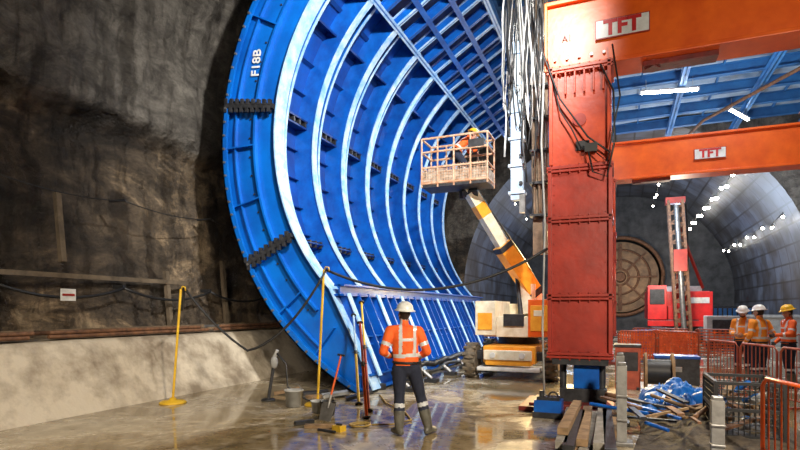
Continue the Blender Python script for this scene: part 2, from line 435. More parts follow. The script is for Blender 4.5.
for th in(-38,-30,-22,-14,-6,2,17,25,33,41):
    p=cp(RS-.05,th,0)
    mb.bar((p.x,Y0+.2,p.z),(p.x,Y1,p.z),.10,.02,0,up=(-math.sin(math.radians(th)),0,math.cos(math.radians(th))))
for th in(8,10,-26.5,35):
    p=cp(RS-.16,th,0)
    mb.bar((p.x,Y0+.2,p.z),(p.x,Y1,p.z),.32,.04,0,up=(math.sin(math.radians(th)),0,math.cos(math.radians(th))))
for k in range(NR-1):
    y=Y0+.12+k*DY
    for j in range(6):
        for th in (9,-26):
            p=cp(RS-.2,th,0); mb.bar((p.x-.1,y+.15+j*DY/6,p.z),(p.x+.12,y+.15+j*DY/6,p.z),.06,.16,1)
mb.build('stringers',[BLUE_D,DSTEEL],FW)
mb=MB()
mb.ibeam((-5.42,Y0+.0,2.12),(-5.42,Y1,2.12),.24,.24,.04,0,mf=2)
mb.ibeam((-5.05,Y0+.3,1.05),(-5.05,Y1,1.05),.2,.2,.03,0)
mb.ibeam((-4.85,Y0,.22),(-4.85,Y1,.22),.34,.34,.04,0)
for k in range(25):
    y=Y0+.2+k*.49
    mb.bar((-5.45,y,2.0),(-4.74,y,.35),.04,.32,2,up=(1,0,.4))
    if k%3==0: mb.bar((-5.3,y,2.05),(-4.56,y,.35),.14,.03,1,up=(1,0,.4))
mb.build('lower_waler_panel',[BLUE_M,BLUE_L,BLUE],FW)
mb=MB()
for k in range(8):
    y=Y0+.6+k*1.5
    mb.cyl((-4.75,y,.0),(-4.75,y,.12),.13,.13,12,0); mb.cyl((-4.45,y,.35),(-4.1,y,.08),.05,.05,10,1); mb.box((-4.1,y,.04),(.3,.25,.08),0)
mb.tube([(-4.35+.05*math.sin(i*1.3),Y0+.4+i*.5,.38+.04*math.sin(i*2.1)) for i in range(24)],.07,8,2)
mb.tube([(-4.28+.06*math.sin(i*1.7),Y0+.5+i*.5,.24+.04*math.sin(i*1.1)) for i in range(24)],.05,8,2)
mb.build('jacks_and_hoses',[DSTEEL,STEEL,BLACK],FW)
RO=6.15
def sector(mb,R0,R1,t0,t1,y,t,mi,st=2.5):
    n=int((t1-t0)/st); A=[cp(R0,t0+(t1-t0)*i/n,0) for i in range(n+1)]; B=[cp(R1,t0+(t1-t0)*i/n,0) for i in range(n+1)]
    vs=[]
    for yy in(y-t/2,y+t/2):
        for a,b in zip(A,B): vs+=[(a.x,yy,a.z),(b.x,yy,b.z)]
    m=2*(n+1); fs=[]
    for i in range(n):
        a=2*i; fs+=[(a,a+2,a+3,a+1),(m+a,m+a+1,m+a+3,m+a+2),(a,m+a,m+a+2,a+2),(a+1,a+3,m+a+3,m+a+1)]
    fs+=[(0,1,m+1,m),(2*n,m+2*n,m+2*n+1,2*n+1)]
    mb.add(vs,fs,mi)
mb=MB()
A=[];B=[]
N_=50
for i in range(N_+1):
    th=-64.5+(62+64.5)*i/N_
    B.append(cp(RO-.02,th,0))
    if th>-44.5: A.append(cp(RI+.04,th,0))
    else:
        f=(th+64.5)/20.0
        A.append(V((-4.7,0,.06)).lerp(cp(RI+.04,-44.5,0),f))
web(mb,A,B,Y0+.12,.04,0)
sector(mb,RO-.13,RO,-64.3,62,Y0-.02,.06,1)
sector(mb,RO-.03,RO,-64.3,62,Y0+.1,.3,1)
sector(mb,RS+.0,RS+.05,-46,62,Y0+.05,.10,1)
sector(mb,RS+.55,RS+.58,-52,62,Y0+.06,.08,0)
for th in (-52,-40,-28,-14,-1,9.5,28,38,48,60):
    a=cp(RS+.02,th,Y0+.05); b=cp(RO-.03,th,Y0+.05); mb.bar(a,b,.03,.12,1,up=(0,1,0))
for th in (8.2,-27):
    a=cp(RI+.05,th,Y0+.0); b=cp(RO-.03,th,Y0+.0); mb.bar(a,b,.10,.14,2,up=(0,1,0))
th=-62
while th<61:
    p=cp(RO-.07,th,Y0-.05); mb.cyl(p,p-V((0,.035,0)),.028,.028,8,3); th+=2.9
th=-44
while th<60:
    p=cp(RS+.2,th,Y0+.1); mb.cyl(p,p-V((0,.03,0)),.02,.02,6,2); th+=4.5
for th in (8.2,-27):
    for j in range(9):
        p=cp(RI+.15+j*.15,th+.9,Y0-.04); mb.box(p,(.07,.08,.12),2)
        p=cp(RI+.15+j*.15,th-.9,Y0-.04); mb.box(p,(.07,.08,.12),2)
mb.build('stop_end_ring',[BLUE_R,BLUE_R,DSTEEL,STEEL],FW)
text('marking',"F18B",cp(5.56,18.5,Y0+.07),.30,(math.radians(90),math.radians(-83),0),WHITE,FW,.004,.006)
mb=MB(); a0=V((-5.45,0,9.15)); a1=V((-3.5,0,10.35)); nn=V((-.52,0,.85)).normalized()
def on(f,y,o=0): p=a0.lerp(a1,f)+nn*o; return V((p.x,y,p.z))
mb.add([on(0,Y0,.35),on(1,Y0,.35),on(1,Y1+2,.35),on(0,Y1+2,.35)],[(0,1,2,3)],0)
for f in(0,.33,.66,1): mb.ibeam(on(f,Y0),on(f,Y1+2),.14,.3,.035,1,up=nn,mf=2 if f in(0,1) else 1)
y=Y0;k=0
while y<Y1+1.9:
    mb.ibeam(on(0,y),on(1,y),.12,.26,.03,1,up=nn,mf=2 if k%2==0 else 1)
    y+=.75;k+=1
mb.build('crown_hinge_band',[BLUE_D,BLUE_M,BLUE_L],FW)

# overhead deck
DK=empty('overhead_formwork_deck',(2,20,10.2))
mb=MB()
n=20; vs=[];fs=[]
for j,y in enumerate((Y0,30.2)):
    for i in range(n+1):
        x=-3.6+12*i/n; z=11.0+.5*(1-((x-2.4)/6)**2); vs.append((x,y,z))
for i in range(n): fs.append((i,i+1,n+2+i,n+1+i))
mb.add(vs,fs,0,True); mb.build('deck_plate',[mat('deck_plate_pale',(.46,.56,.66),(.26,.36,.48),.5,0,1.2,.1)],DK)
mb=MB(); y=Y0+.1
while y<30.2:
    mb.ibeam((-3.6,y,10.75),(8.4,y,10.75),.24,.42,.03,0); y+=1.9
for x in(-3.4,-.6,2.2,5.0,7.8): mb.ibeam((x,Y0,10.42),(x,30.2,10.42),.22,.3,.035,1)
for x in(-2.0,.8,3.6,6.4): mb.bar((x,Y0,10.95),(x,30.2,10.95),.06,.12,0)
mb.build('deck_beams',[BLUE_DECK,BLUE_DECK],DK)
mb=MB(); mb.tube([(6.0,22,10.1),(3.4,27,10.1),(2.4,29.6,9.6)],.07,8,0); mb.build('deck_pipe',RUST,DK)
mb=MB()
for x in(-3.4,8.2): mb.ibeam((x,30,0),(x,30,10.3),.35,.35,.04,0,up=(0,1,0))
for y in(11,20): mb.ibeam((8.2,y,0),(8.2,y,10.3),.35,.35,.04,0,up=(0,1,0))
mb.build('deck_posts',[BLUE],DK)

# ---------------------------------------------------------------- orange gantry
GA=empty('gantry_crane',(1.5,10,0))
def leg(x,y,parent,nm):
    mb=MB()
    mb.box((x,y,5.05),(.92,.6,1.75),0)
    mb.box((x,y,2.55),(.98,.62,3.3),1)
    for z,m_ in((5.85,0),(4.15,1),(3.28,1),(1.95,1),(.95,1)):
        mb.box((x,y,z),(1.08,.76,.05),m_)
        mb.box((x,y,z-.06),(1.08,.76,.04),m_)
        for i in range(7):
            xx=x-.48+i*.16; mb.cyl((xx,y-.35,z-.11),(xx,y-.35,z+.05),.015,.015,6,1)
    for sx in(-1,1):
        mb.box((x+sx*.47,y-.33,5.05),(.06,.10,1.7),0); mb.box((x+sx*.49,y-.33,2.55),(.06,.10,3.2),1)
        mb.box((x+sx*.47,y+.33,5.05),(.06,.10,1.7),0); mb.box((x+sx*.49,y+.33,2.55),(.06,.10,3.2),1)
    for i in range(6):
        mb.box((x-.38+i*.152,y-.33,5.6),(.03,.1,.4),0)
    mb.cyl((x,y-.3,4.95),(x,y-.33,4.95),.11,.11,16,1)
    for i in range(18):
        for sx in(-.42,.42): mb.cyl((x+sx,y-.31,1.15+i*.17),(x+sx,y-.33,1.15+i*.17),.012,.012,6,1)
    mb.box((x+.05,y-.3,4.5),(.22,.08,.16),2)
    mb.box((x,y,.82),(.9,.7,.12),2)
    mb.box((x+.1,y,.55),(.42,.4,.5),4)
    for sx in(-.3,.35): mb.cyl((x+sx,y,.2),(x+sx,y,.8),.06,.06,12,2)
    mb.box((x+.05,y,.22),(.75,.6,.26),2)
    mb.box((x-.2,y-.2,.04),(1.5,1.2,.08),5)
    mb.box((x-.2,y-.2,.1),(1.2,.9,.05),5)
    return mb.build(nm,[ORRED,REDP,DSTEEL,STEEL,BLUE_M,REDDK],parent,bevel=.01)
leg(-.64,9.9,GA,'leg_1'); leg(4.6,9.9,GA,'leg_2')
def portal_beam(y,x0,x1,parent,nm,m=ORANGE):
    mb=MB(); zc=6.45
    mb.box(((x0+x1)/2,y,zc),(x1-x0,.5,1.16),0)
    for z in(5.88,7.02): mb.box(((x0+x1)/2,y,z),(x1-x0,.66,.07),0)
    mb.box((x0,y,zc),(.05,.66,1.2),0)
    for i in range(6):
        xx=x0+1.25+i*.95
        if xx<x1: mb.box((xx,y+.29,zc),(.04,.1,1.1),0)
    for i in range(5): mb.cyl((x0+.15+i*.2,y-.3,6.05),(x0+.15+i*.2,y-.27,6.05),.025,.025,8,1)
    mb.cyl((x0+1.7,y,5.87),(x0+1.7,y,5.74),.16,.12,18,2)
    mb.box((x0+2.1,y,5.8),(1.1,.3,.09),2)
    return mb.build(nm,[m,STEEL,REDDK],parent,bevel=.012)
portal_beam(9.9,-1.2,6.2,GA,'cross_beam')
GB=empty('gantry_crane',(1.5,18.7,0))
leg(-.64,18.7,GB,'leg_1'); leg(6.2,18.7,GB,'leg_2'); portal_beam(18.7,-1.2,7.2,GB,'cross_beam')
SR=mat('sign_red',(.6,.02,.02),None,.5)
for (g,y,x) in((GA,9.62,.03),(GB,18.42,2.5)):
    mb=MB(); mb.box((x,y-.02,6.42),(.84,.02,.32),0); mb.box((x,y-.025,6.42),(.81,.02,.29),1); mb.build('sign_board',[REDP,WHITE],g)
    text('sign_text','TFT',(x,y-.042,6.415),.34,(math.radians(90),0,0),SR,g,.003,.014)
text('mark_a1','A1',(-.85,9.62,6.4),.14,(math.radians(90),0,0),mat('mark_dark',(.2,.03,.02),None,.5),GA,.003)
mb=MB(); mb.ibeam((-.64,10.2,7.2),(-.64,18.5,7.2),.35,.3,.04,0); mb.ibeam((4.9,10.2,7.2),(4.9,18.5,7.2),.35,.3,.04,0)
mb.build('runway_beams',[REDDK],GA)

# ---------------------------------------------------------------- hanging strongback + cable bundle
HB=empty('hanging_strongback',(-2.2,12,4.1))
PALE=mat('pale_blue_paint',(.62,.74,.86),(.35,.52,.74),.45,0,4,.1)
mb=MB(); mb.box((-2.12,12,5.9),(.26,.2,3.5),0); 
for z in(4.3,4.9,5.5,6.1,6.7,7.4): mb.box((-2.12,12,z),(.36,.28,.06),0); mb.cyl((-2.02,11.88,z+.2),(-2.02,11.84,z+.2),.04,.04,8,2)
mb.box((-2.0,11.95,4.1),(.12,.12,.5),1); mb.tube([(-2.12,12,7.65),(-2.1,12,10.3)],.03,6,1)
mb.tube([(-2.3,12,7.65),(-2.1,12,8.2),(-1.94,12,7.65)],.02,6,1)
mb.build('strongback_beam',[PALE,STEEL,DSTEEL],HB)
mb=MB()
random.seed(3)
for i in range(28):
    x0=-2.5+random.random()*.95; y0=11.6+random.random()*.7; z1=4.4+random.random()*2.6
    pts=[(x0+.05*math.sin(z*1.7+i)+.02*math.sin(z*4+i*2),y0+.06*math.sin(z*2.1+i),z) for z in [z1+(10.4-z1)*j/18 for j in range(19)]]
    mb.tube(pts,.012+.014*random.random(),5,[0,0,2,1][i%4])
for i in range(12):
    x0=-2.35+random.random()*.7; zt=8.5+random.random()*1.0; zb=5.2+random.random()*1.5; w=.12+.2*random.random()
    mb.tube([(x0+w*math.sin(t*math.pi*2/16+i)*.6,11.8+.1*math.sin(i),(zt+zb)/2+(zt-zb)/2*math.cos(t*math.pi*2/16)) for t in range(17)],.013,5,[0,2,1][i%3])
mb.build('cable_bundle',[BLACK,WHITE,STEEL],HB)
mb=MB()
random.seed(11)
HOSE=mat('brown_hose',(.30,.20,.12),(.15,.10,.06),.6,0,6)
for i in range(10):
    x0=-1.90+random.random()*.34; z1=3.2+random.random()*1.2
    mb.tube([(x0+.02*math.sin(z*2+i),12.7+.05*i/3,z) for z in [z1+(10.4-z1)*j/20 for j in range(21)]],.022+.014*random.random(),6,[1,0,1,2,1][i%5])
for j in range(9): mb.box((-1.73,12.75,3.9+j*.75),(.44,.3,.05),3)
mb.box((-1.73,12.85,6.4),(.34,.1,6.8),1)
mb.build('hose_riser_bundle',[BLACK,HOSE,STEEL,DSTEEL])
mb=MB()
mb.tube([(-1.3,9.6,7),(-1.25,9.5,6.2),(-.95,9.45,5.3),(-.5,9.45,4.6),(-.15,9.45,4.3)],.016,6,0)
mb.tube([(-.6,9.46,4.4),(-.75,9.45,4.75),(-.95,9.45,5.1),(-1.3,9.7,6.6)],.013,6,0)
mb.tube([(-.45,9.45,4.4),(-.2,9.42,4.15),(-.12,9.42,4.6),(-.0,9.4,5.2),(-.12,9.5,6.1)],.014,6,0)
mb.tube([(-.5,9.45,4.4),(-.42,9.42,4.0),(-.2,9.42,3.9),(-.08,9.44,4.5),(-.1,9.44,5.3),(-.3,9.5,5.8)],.016,6,0)
mb.tube([(-1.22,9.5,5.8),(-1.26,9.46,4.6),(-1.2,9.46,3.2),(-1.24,9.46,1.4),(-1.2,9.4,.15)],.018,6,1)
mb.box((-.45,9.47,4.42),(.2,.08,.14),0)
mb.build('leg_cables',[BLACK,GRAYP],GA)

# ---------------------------------------------------------------- boom lift
BL=empty('boom_lift',(-2.5,14.3,0))
bx,by=-2.48,14.2
CREAM=mat('cream_paint',(.84,.78,.62),(.66,.56,.38),.45,0,5)
OY=mat('orange_yellow_paint',(.92,.42,.04),(.78,.30,.02),.4,0,5)
mb=MB(); mb.box((bx,by,.62),(1.25,2.7,.42),0); mb.box((bx,by-1.3,.55),(1.1,.35,.36),0); mb.box((bx,by-1.0,.58),(2.0,.25,.22),2); mb.box((bx,by+1.0,.58),(2.0,.25,.22),2)
mb.box((bx,by-1.5,.62),(1.15,.05,.24),4); mb.box((bx,by-1.35,.28),(1.5,.3,.1),3)
mb.cyl((bx,by,.8),(bx,by,1.02),.55,.5,24,2)
for sx in(-.35,.35): mb.cyl((bx+sx,by-1.56,.62),(bx+sx,by-1.5,.62),.07,.07,12,3)
mb.build('chassis',[OY,GRAYP,DSTEEL,WHITE,CREAM],BL,bevel=.03)
mb=MB()
for sx in(-1,1):
    for sy in(-1,1):
        cx_,cy_=bx+sx*.98,by+sy*1.0
        c=V((cx_,cy_,.44))
        mb.torus(c,.32,.13,(1,0,0),28,10,0)
        mb.cyl(c-V((.15,0,0)),c+V((.15,0,0)),.34,.34,24,0); mb.cyl(c+V((sx*.14,0,0)),c+V((sx*.19,0,0)),.2,.14,18,1)
        for i in range(14):
            a=2*math.pi*i/14; mb.box(c+V((0,.42*math.cos(a),.42*math.sin(a))),(.3,.07,.05),0,rot=(a-math.pi/2,0,0))
mb.build('wheels',[mat('tyre_muddy',(.22,.17,.11),(.07,.06,.045),.8,0,6),CREAM],BL)
mb=MB()
mb.box((bx+.05,by+.2,1.28),(1.5,2.3,.5),2) 
mb.box((bx-.62,by-.2,1.5),(.5,1.9,.85),2); mb.box((bx+.68,by-.1,1.5),(.52,2.0,.9),0)
mb.box((bx+.1,by+1.2,1.45),(1.7,.5,.85),2); mb.box((bx+.68,by-1.12,1.5),(.40,.03,.62),3); mb.box((bx-.62,by-1.17,1.42),(.36,.03,.42),3)
mb.box((bx+.15,by+.8,2.0),(.44,.8,.8),2)
mb.box((bx+.68,by-1.14,1.62),(.24,.02,.14),2); mb.box((bx+.05,by-.95,1.45),(.5,.1,.3),4)
mb.build('turret',[ORANGE,GRAYP,CREAM,OY,DSTEEL],BL,bevel=.06)
mb=MB()
p0=V((-2.15,14.9,2.1)); p1=V((-2.93,14.22,3.45)); p2=V((-3.62,13.62,4.78))
mb.bar(p0,p1,.36,.42,0); mb.bar(p1-(p1-p0)*.08,p2,.26,.30,1)
for t in(.0,.9): q=p0.lerp(p1,t); mb.bar(q,q.lerp(p1,.1 if t==0 else .9),.385,.445,3)
q=p1.lerp(p2,.55); mb.bar(q,q.lerp(p2,.5),.27,.31,0)
mb.bar(p0+V((.3,.1,-.9)),p0,.30,.34,1)
mb.cyl(p0+V((-.3,-.5,-.55)),p0.lerp(p1,.55)+V((0,0,-.22)),.07,.05,12,3)
mb.tube([p0+V((.2,0,.1)),p0.lerp(p2,.3)+V((.24,0,.1)),p0.lerp(p2,.7)+V((.18,0,.1)),p2+V((.1,0,.15))],.03,6,4)
mb.cyl(p2+V((-.2,0,0)),p2+V((.2,0,0)),.12,.12,14,3)
mb.bar(p2,V((-3.75,13.55,5.0)),.16,.2,1); mb.box((-3.7,13.75,4.9),(.5,.16,.5),3)
mb.build('boom',[OY,CREAM,ORANGE,DSTEEL,BLACK],BL,bevel=.01)
mb=MB()
x0,x1,ya,yb,z0=-4.74,-3.02,12.95,13.7,4.85
mb.box(((x0+x1)/2,(ya+yb)/2,z0+.03),(x1-x0,yb-ya,.06),1)
for z in(z0+.1,z0+.5,z0+.9,z0+1.25):
    for (a,b) in(((x0,ya),(x1,ya)),((x1,ya),(x1,yb)),((x1,yb),(x0,yb)),((x0,yb),(x0,ya))):
        mb.cyl((a[0],a[1],z),(b[0],b[1],z),.03,.03,8,0)
for x in(x0,-4.31,-3.88,-3.45,x1):
    for y in(ya,yb): mb.cyl((x,y,z0),(x,y,z0+1.25),.024,.024,8,0)
for i in range(24):
    xx=x0+.06+i*.07; mb.cyl((xx,ya,z0+.1),(xx,ya,z0+.55),.006,.006,4,0)
for i in range(6): zz=z0+.14+i*.075; mb.cyl((x0,ya,zz),(x1,ya,zz),.006,.006,4,0)
mb.box(((x0+x1)/2,ya+.02,z0+.22),(x1-x0,.012,.38),2)
for sx in (x0,x1): mb.box((sx,(ya+yb)/2,z0+.2),(.015,yb-ya,.34),2)
mb.box((-3.3,13.02,z0+1.0),(.4,.2,.2),1)
mb.box((-4.5,13.4,z0+.35),(.35,.3,.5),2)
mb.build('basket',[mat('basket_rail',(.66,.48,.34),(.50,.22,.10),.5,0,9),DSTEEL,mat('splashed_panel',(.58,.50,.40),(.22,.15,.10),.7,0,7)],BL)

# ---------------------------------------------------------------- workers
def evalmesh(me,voxel,smooth=2):
    ob=bpy.data.objects.new('tmp',me); COL.objects.link(ob)
    m=ob.modifiers.new('r','REMESH'); m.mode='VOXEL'; m.voxel_size=voxel; m.use_smooth_shade=True
    if smooth:
        s=ob.modifiers.new('s','SMOOTH'); s.iterations=smooth; s.factor=.5
    dg=bpy.context.evaluated_depsgraph_get(); out=bpy.data.meshes.new_from_object(ob.evaluated_get(dg))
    bpy.data.objects.remove(ob); return out
def segdist(p,a,b):
    ab=b-a; t=max(0,min(1,(p-a).dot(ab)/ab.length_squared)); return (p-(a+ab*t)).length,t
BASE=dict(pelvis=(0,0,.95),waist=(0,.0,1.08),chest=(0,.0,1.30),neck=(0,-.01,1.49),head=(0,.02,1.64),
 shL=(-.185,0,1.42),elL=(-.27,-.03,1.15),wrL=(-.22,.16,.98),shR=(.185,0,1.42),elR=(.27,-.03,1.15),wrR=(.22,.16,.98),
 hipL=(-.095,0,.92),knL=(-.11,.03,.5),anL=(-.12,0,.10),hipR=(.095,0,.92),knR=(.11,.03,.5),anR=(.12,0,.10),
 toeL=(-.14,.17,.045),toeR=(.14,.17,.045))
def worker(loc,yaw,pose={},vest=HIVO,helmet=HELM,head_rot=(0,0,0),hand_dirs=None,detail=1.0,beard=False,bands=True):
    J={k:V(v) for k,v in BASE.items()}; J.update({k:V(v) for k,v in pose.items()})
    E=empty('worker',loc,yaw)
    side=(J['shR']-J['shL']).normalized(); 
    b=MB()
    hs=(J['hipR']-J['hipL']).normalized()
    b.loft([J['pelvis']-(J['waist']-J['pelvis'])*.3,J['pelvis'],J['waist'],J['waist'].lerp(J['chest'],.5),J['chest'],J['chest'].lerp(J['neck'],.55)],
      [(.145,.11),(.178,.13),(.175,.128),(.178,.128),(.192,.135),(.15,.105)],side,18)
    b.loft([J['chest'].lerp(J['neck'],.5),J['neck'],J['neck'].lerp(J['head'],.45)],[(.11,.085),.066,.058],side,12)
    bones=[('torso',J['pelvis'],J['neck'],.15),('neck',J['neck'],J['head'],.055)]
    b.loft([J['shL'],J['chest'].lerp(J['neck'],.62),J['shR']],[.074,(.09,.085),.074],(0,1,0),12)
    for s_ in'LR':
        sh,el,wr=J['sh'+s_],J['el'+s_],J['wr'+s_]
        b.loft([sh,sh.lerp(el,.35),el],[.076,.070,.058],side,12); b.loft([el,el.lerp(wr,.3),wr],[.058,.055,.040],side,12)
        bones+= [('arm',sh,el,.062),('fore',el,wr,.046)]
        hp,kn,an,to=J['hip'+s_],J['kn'+s_],J['an'+s_],J['toe'+s_]
        b.loft([hp,hp.lerp(kn,.3),kn],[(.105,.112),(.100,.102),(.072,.076)],hs,14)
        b.loft([kn,kn.lerp(an,.3),an.lerp(kn,.12)],[(.074,.077),(.076,.08),(.058,.06)],hs,14)
        b.loft([an.lerp(kn,.58),an.lerp(kn,.3),an],[(.082,.086),(.074,.078),(.060,.066)],hs,14)
        heel=an+(an-to).normalized()*.05; heel.z=.055+(an.z-.10)
        b.loft([heel,V((an.x,an.y,heel.z)).lerp(V((to.x,to.y,heel.z)),.5),V((to.x,to.y,heel.z-.01))],[(.045,.052),(.05,.05),(.047,.04)],hs,12)
        bones+=[('thigh',hp,kn,.09),('shin',kn,an,.068),('foot',heel,to,.045)]
    me=evalmesh(b.mesh('body'),.0125*detail,3)
    for m in(vest,REFL,NAVY,BOOT,SKIN): me.materials.append(m)
    sp=(J['neck']-J['pelvis']); spl=sp.length; spd=sp/spl
    for p in me.polygons:
        c=p.center; best=None
        for nm,a,bb,r in bones:
            d,t=segdist(c,a,bb); d-=r
            if best is None or d<best[0]: best=(d,nm,t)
        _,nm,t=best; mi=0
        if nm=='torso':
            h=(c-J['pelvis']).dot(spd)/spl; lx=(c-J['pelvis']).dot(side)
            if h<.03: mi=2
            elif bands and (.22<h<.31): mi=1
            elif bands and h>.31 and .075<abs(lx)<.12: mi=1
            elif bands and .62<h<.69 and abs(lx)<.1: mi=1
            else: mi=0
        elif nm=='neck': mi=4 if t>.18 else 0
        elif nm=='arm': mi=1 if (bands and .55<t<.72) else 0
        elif nm=='fore': mi=1 if (bands and .35<t<.52) else 0
        elif nm=='thigh': mi=2
        elif nm=='shin': mi=3 if t>.42 else (1 if .17<t<.30 else 2)
        else: mi=3
        p.material_index=mi; p.use_smooth=True
    ob=bpy.data.objects.new('body',me); COL.objects.link(ob); ob.parent=E
    bb=MB(); w=J['waist']; ring=[]
    for i in range(25):
        a=2*math.pi*i/24; sd=side; fw=spd.cross(sd).normalized(); fw=-fw if fw.y<0 else fw
        ring.append(J['pelvis'].lerp(w,.35)+sd*(.180*math.cos(a))+fw*(.134*math.sin(a)))
    bb.tube(ring,.018,6,0); bb.ell(J['pelvis'].lerp(w,.35)+side*.17,(.035,.05,.06),0); bb.build('tool_belt',[BLACK],E,local=True)
    for s_,sg in(('L',-1),('R',1)):
        wr=J['wr'+s_]; fd=(wr-J['el'+s_]).normalized()
        if hand_dirs and s_ in hand_dirs: fd=V(hand_dirs[s_]).normalized()
        inw=side*(-sg); pn=(inw-fd*inw.dot(fd)).normalized()
        th=V((0,0,1)); th=(th-fd*th.dot(fd)-pn*th.dot(pn))
        if th.length<.1: th=fd.cross(pn)
        th.normalize()
        h=MB(); h.loft([wr-fd*.01,wr+fd*.04,wr+fd*.085],[(.026,.018),(.040,.017),(.040,.014)],th,12)
        for i,(o,ln) in enumerate(((.030,.072),(.010,.080),(-.010,.074),(-.029,.058))):
            q=wr+fd*.085+th*o; pts=[q-fd*.01,q]; ang=0
            for s3,fr in zip((.35,.55,.5),(.42,.32,.26)):
                ang+=s3; q=q+(fd*math.cos(ang)+pn*math.sin(ang)+th*o*.6)*(ln*fr); pts.append(q.copy())
            h.loft(pts,[.0095,.0095,.009,.0083,.007],th,8)
        q=wr+fd*.03+th*.032; h.loft([q-th*.015,q+th*.022+fd*.022+pn*.008,q+th*.03+fd*.05+pn*.018,q+th*.028+fd*.072+pn*.026],[.014,.012,.0105,.008],pn,8)
        hm=evalmesh(h.mesh('hand'),.0042,1); hm.materials.append(GLOVE if vest is HIVO else SKIN)
        for p in hm.polygons:p.use_smooth=True
        o=bpy.data.objects.new('hand_'+s_.lower(),hm); COL.objects.link(o); o.parent=E
    M=Matrix.Translation(J['head'])@Euler(head_rot).to_matrix().to_4x4()
    R3=Euler(head_rot).to_matrix()
    h=MB()
    h.ell((0,-.008,.022),(.076,.096,.10)); h.ell((0,.022,-.045),(.058,.066,.068)); h.ell((0,.055,-.088),(.026,.022,.02))
    h.ell((0,.082,.035),(.05,.014,.014)); 
    h.loft([(0,.085,.02),(0,.104,-.012),(0,.108,-.022)],[.009,.013,.014],(1,0,0),8)
    for sx in(-1,1):
        h.ell((sx*.077,-.005,-.005),(.01,.02,.032)); h.ell((sx*.036,.066,-.018),(.02,.02,.02))
    h.ell((0,.084,-.05),(.024,.01,.006)); h.ell((0,.082,-.06),(.02,.009,.006))
    h.loft([(0,-.03,-.06),(0,-.03,-.14)],[.055,.055],(1,0,0),12)
    hm=evalmesh(h.mesh('head'),.0055,1)
    for m in(SKIN,HAIR,LIP): hm.materials.append(m)
    for p in hm.polygons:
        c=p.center; mi=0
        if (c.y<.01 and c.z>-.055 and abs(c.x)<.083 and not(abs(c.x)>.078)) or c.z>.075: mi=1
        if beard and c.z<-.045 and c.y>.0 and not(abs(c.x)<.024 and -.066<c.z): mi=1
        if abs(c.x)<.022 and -.064<c.z<-.046 and c.y>.084: mi=2
        p.material_index=mi; p.use_smooth=True
    hm.transform(M)
    o=bpy.data.objects.new('head',hm); COL.objects.link(o); o.parent=E
    e=MB()
    for sx in(-1,1):
        e.ell(M@V((sx*.031,.079,.008)),(.0125,.0125,.0105),0,nu=10,nv=7); e.ell(M@V((sx*.031,.0885,.008)),(.0055,.0055,.0055),1,nu=8,nv=6)
        e.bar(M@V((sx*.018,.094,.03)),M@V((sx*.046,.086,.032)),.006,.006,1)
    e.build('eyes',[WHITE,HAIR],E,local=True)
    k=MB(); RM=R3@Euler((math.radians(-6),0,0)).to_matrix(); hc=M@V((0,-.005,.055))
    k.lathe(hc,[(.088,.004),(.145,-.004),(.148,.004),(.118,.016),(.114,.04),(.104,.075),(.082,.102),(.045,.12),(.001,.125)],28,0,.95,1.12,RM)
    k.ell(hc+RM@V((0,.13,0)),(.075,.05,.008),0,RM)
    for x in(-.03,0,.03): k.tube([hc+RM@V((x,.115*math.cos(t)*1.02,.02+.105*math.sin(t))) for t in [math.pi*i/12 for i in range(1,12)]],.006,5,0)
    k.tube([M@V((.078*math.cos(a)*1.0,.0+.0*a,-.005-.11*math.sin(a))) for a in [math.pi*i/12 for i in range(13)]],.004,5,1)
    k.build('hard_hat',[helmet,BLACK],E,local=True)
    return E
worker((-2.70,6.72,0),math.radians(26),dict(
  pelvis=(.02,0,.945),waist=(.01,0,1.08),chest=(-.01,-.005,1.31),neck=(-.01,-.005,1.49),head=(-.01,.015,1.64),
  shL=(-.20,-.005,1.42),shR=(.185,-.005,1.41),elL=(-.30,-.06,1.14),wrL=(-.21,.17,1.06),elR=(.295,-.07,1.14),wrR=(.17,.16,1.03),
  hipL=(-.075,0,.915),knL=(-.075,.02,.5),anL=(-.08,-.02,.10),toeL=(-.15,.13,.045),
  hipR=(.115,0,.915),knR=(.22,.06,.51),anR=(.32,.02,.10),toeR=(.42,.16,.045)),head_rot=(math.radians(12),0,math.radians(25)),
  hand_dirs={'L':(.7,.6,.05),'R':(-.6,.7,.05)})
worker((2.72,14.9,-.0),math.radians(150),dict(wrL=(-.1,.25,1.1),wrR=(.1,.25,1.12),head=(0,.04,1.63)),vest=HIVY,helmet=HELM,head_rot=(math.radians(-12),0,math.radians(15)),detail=1.3,beard=True)
worker((2.84,13.9,0),math.radians(35),dict(elR=(.30,-.08,1.15),wrR=(.20,.1,1.0)),vest=HIVY,helmet=HELM,head_rot=(0,0,math.radians(20)),detail=1.3)
worker((3.40,14.0,0),math.radians(100),dict(elL=(-.27,.08,1.18),wrL=(-.15,.3,1.15),anR=(.14,-.18,.10),toeR=(.15,-.02,.045),knR=(.12,-.02,.5)),vest=HIVO,helmet=HELMY,head_rot=(math.radians(-8),0,0),detail=1.3)
worker((-3.78,13.28,4.91),math.radians(-60),dict(pelvis=(0,-.15,.82),waist=(0,-.08,.94),chest=(0,.10,1.10),neck=(0,.22,1.21),head=(0,.31,1.30),
  shL=(-.19,.16,1.17),shR=(.19,.16,1.17),elL=(-.26,.28,.95),elR=(.26,.28,.95),wrL=(-.15,.45,.97),wrR=(.15,.45,.97),
  hipL=(-.1,-.15,.8),hipR=(.1,-.15,.8),knL=(-.14,.10,.47),knR=(.14,.10,.47),anL=(-.13,-.08,.10),anR=(.13,-.08,.10),toeL=(-.15,.09,.045),toeR=(.15,.09,.045)),
  vest=HIVO,helmet=HELMY,head_rot=(math.radians(-20),0,0),detail=1.3)

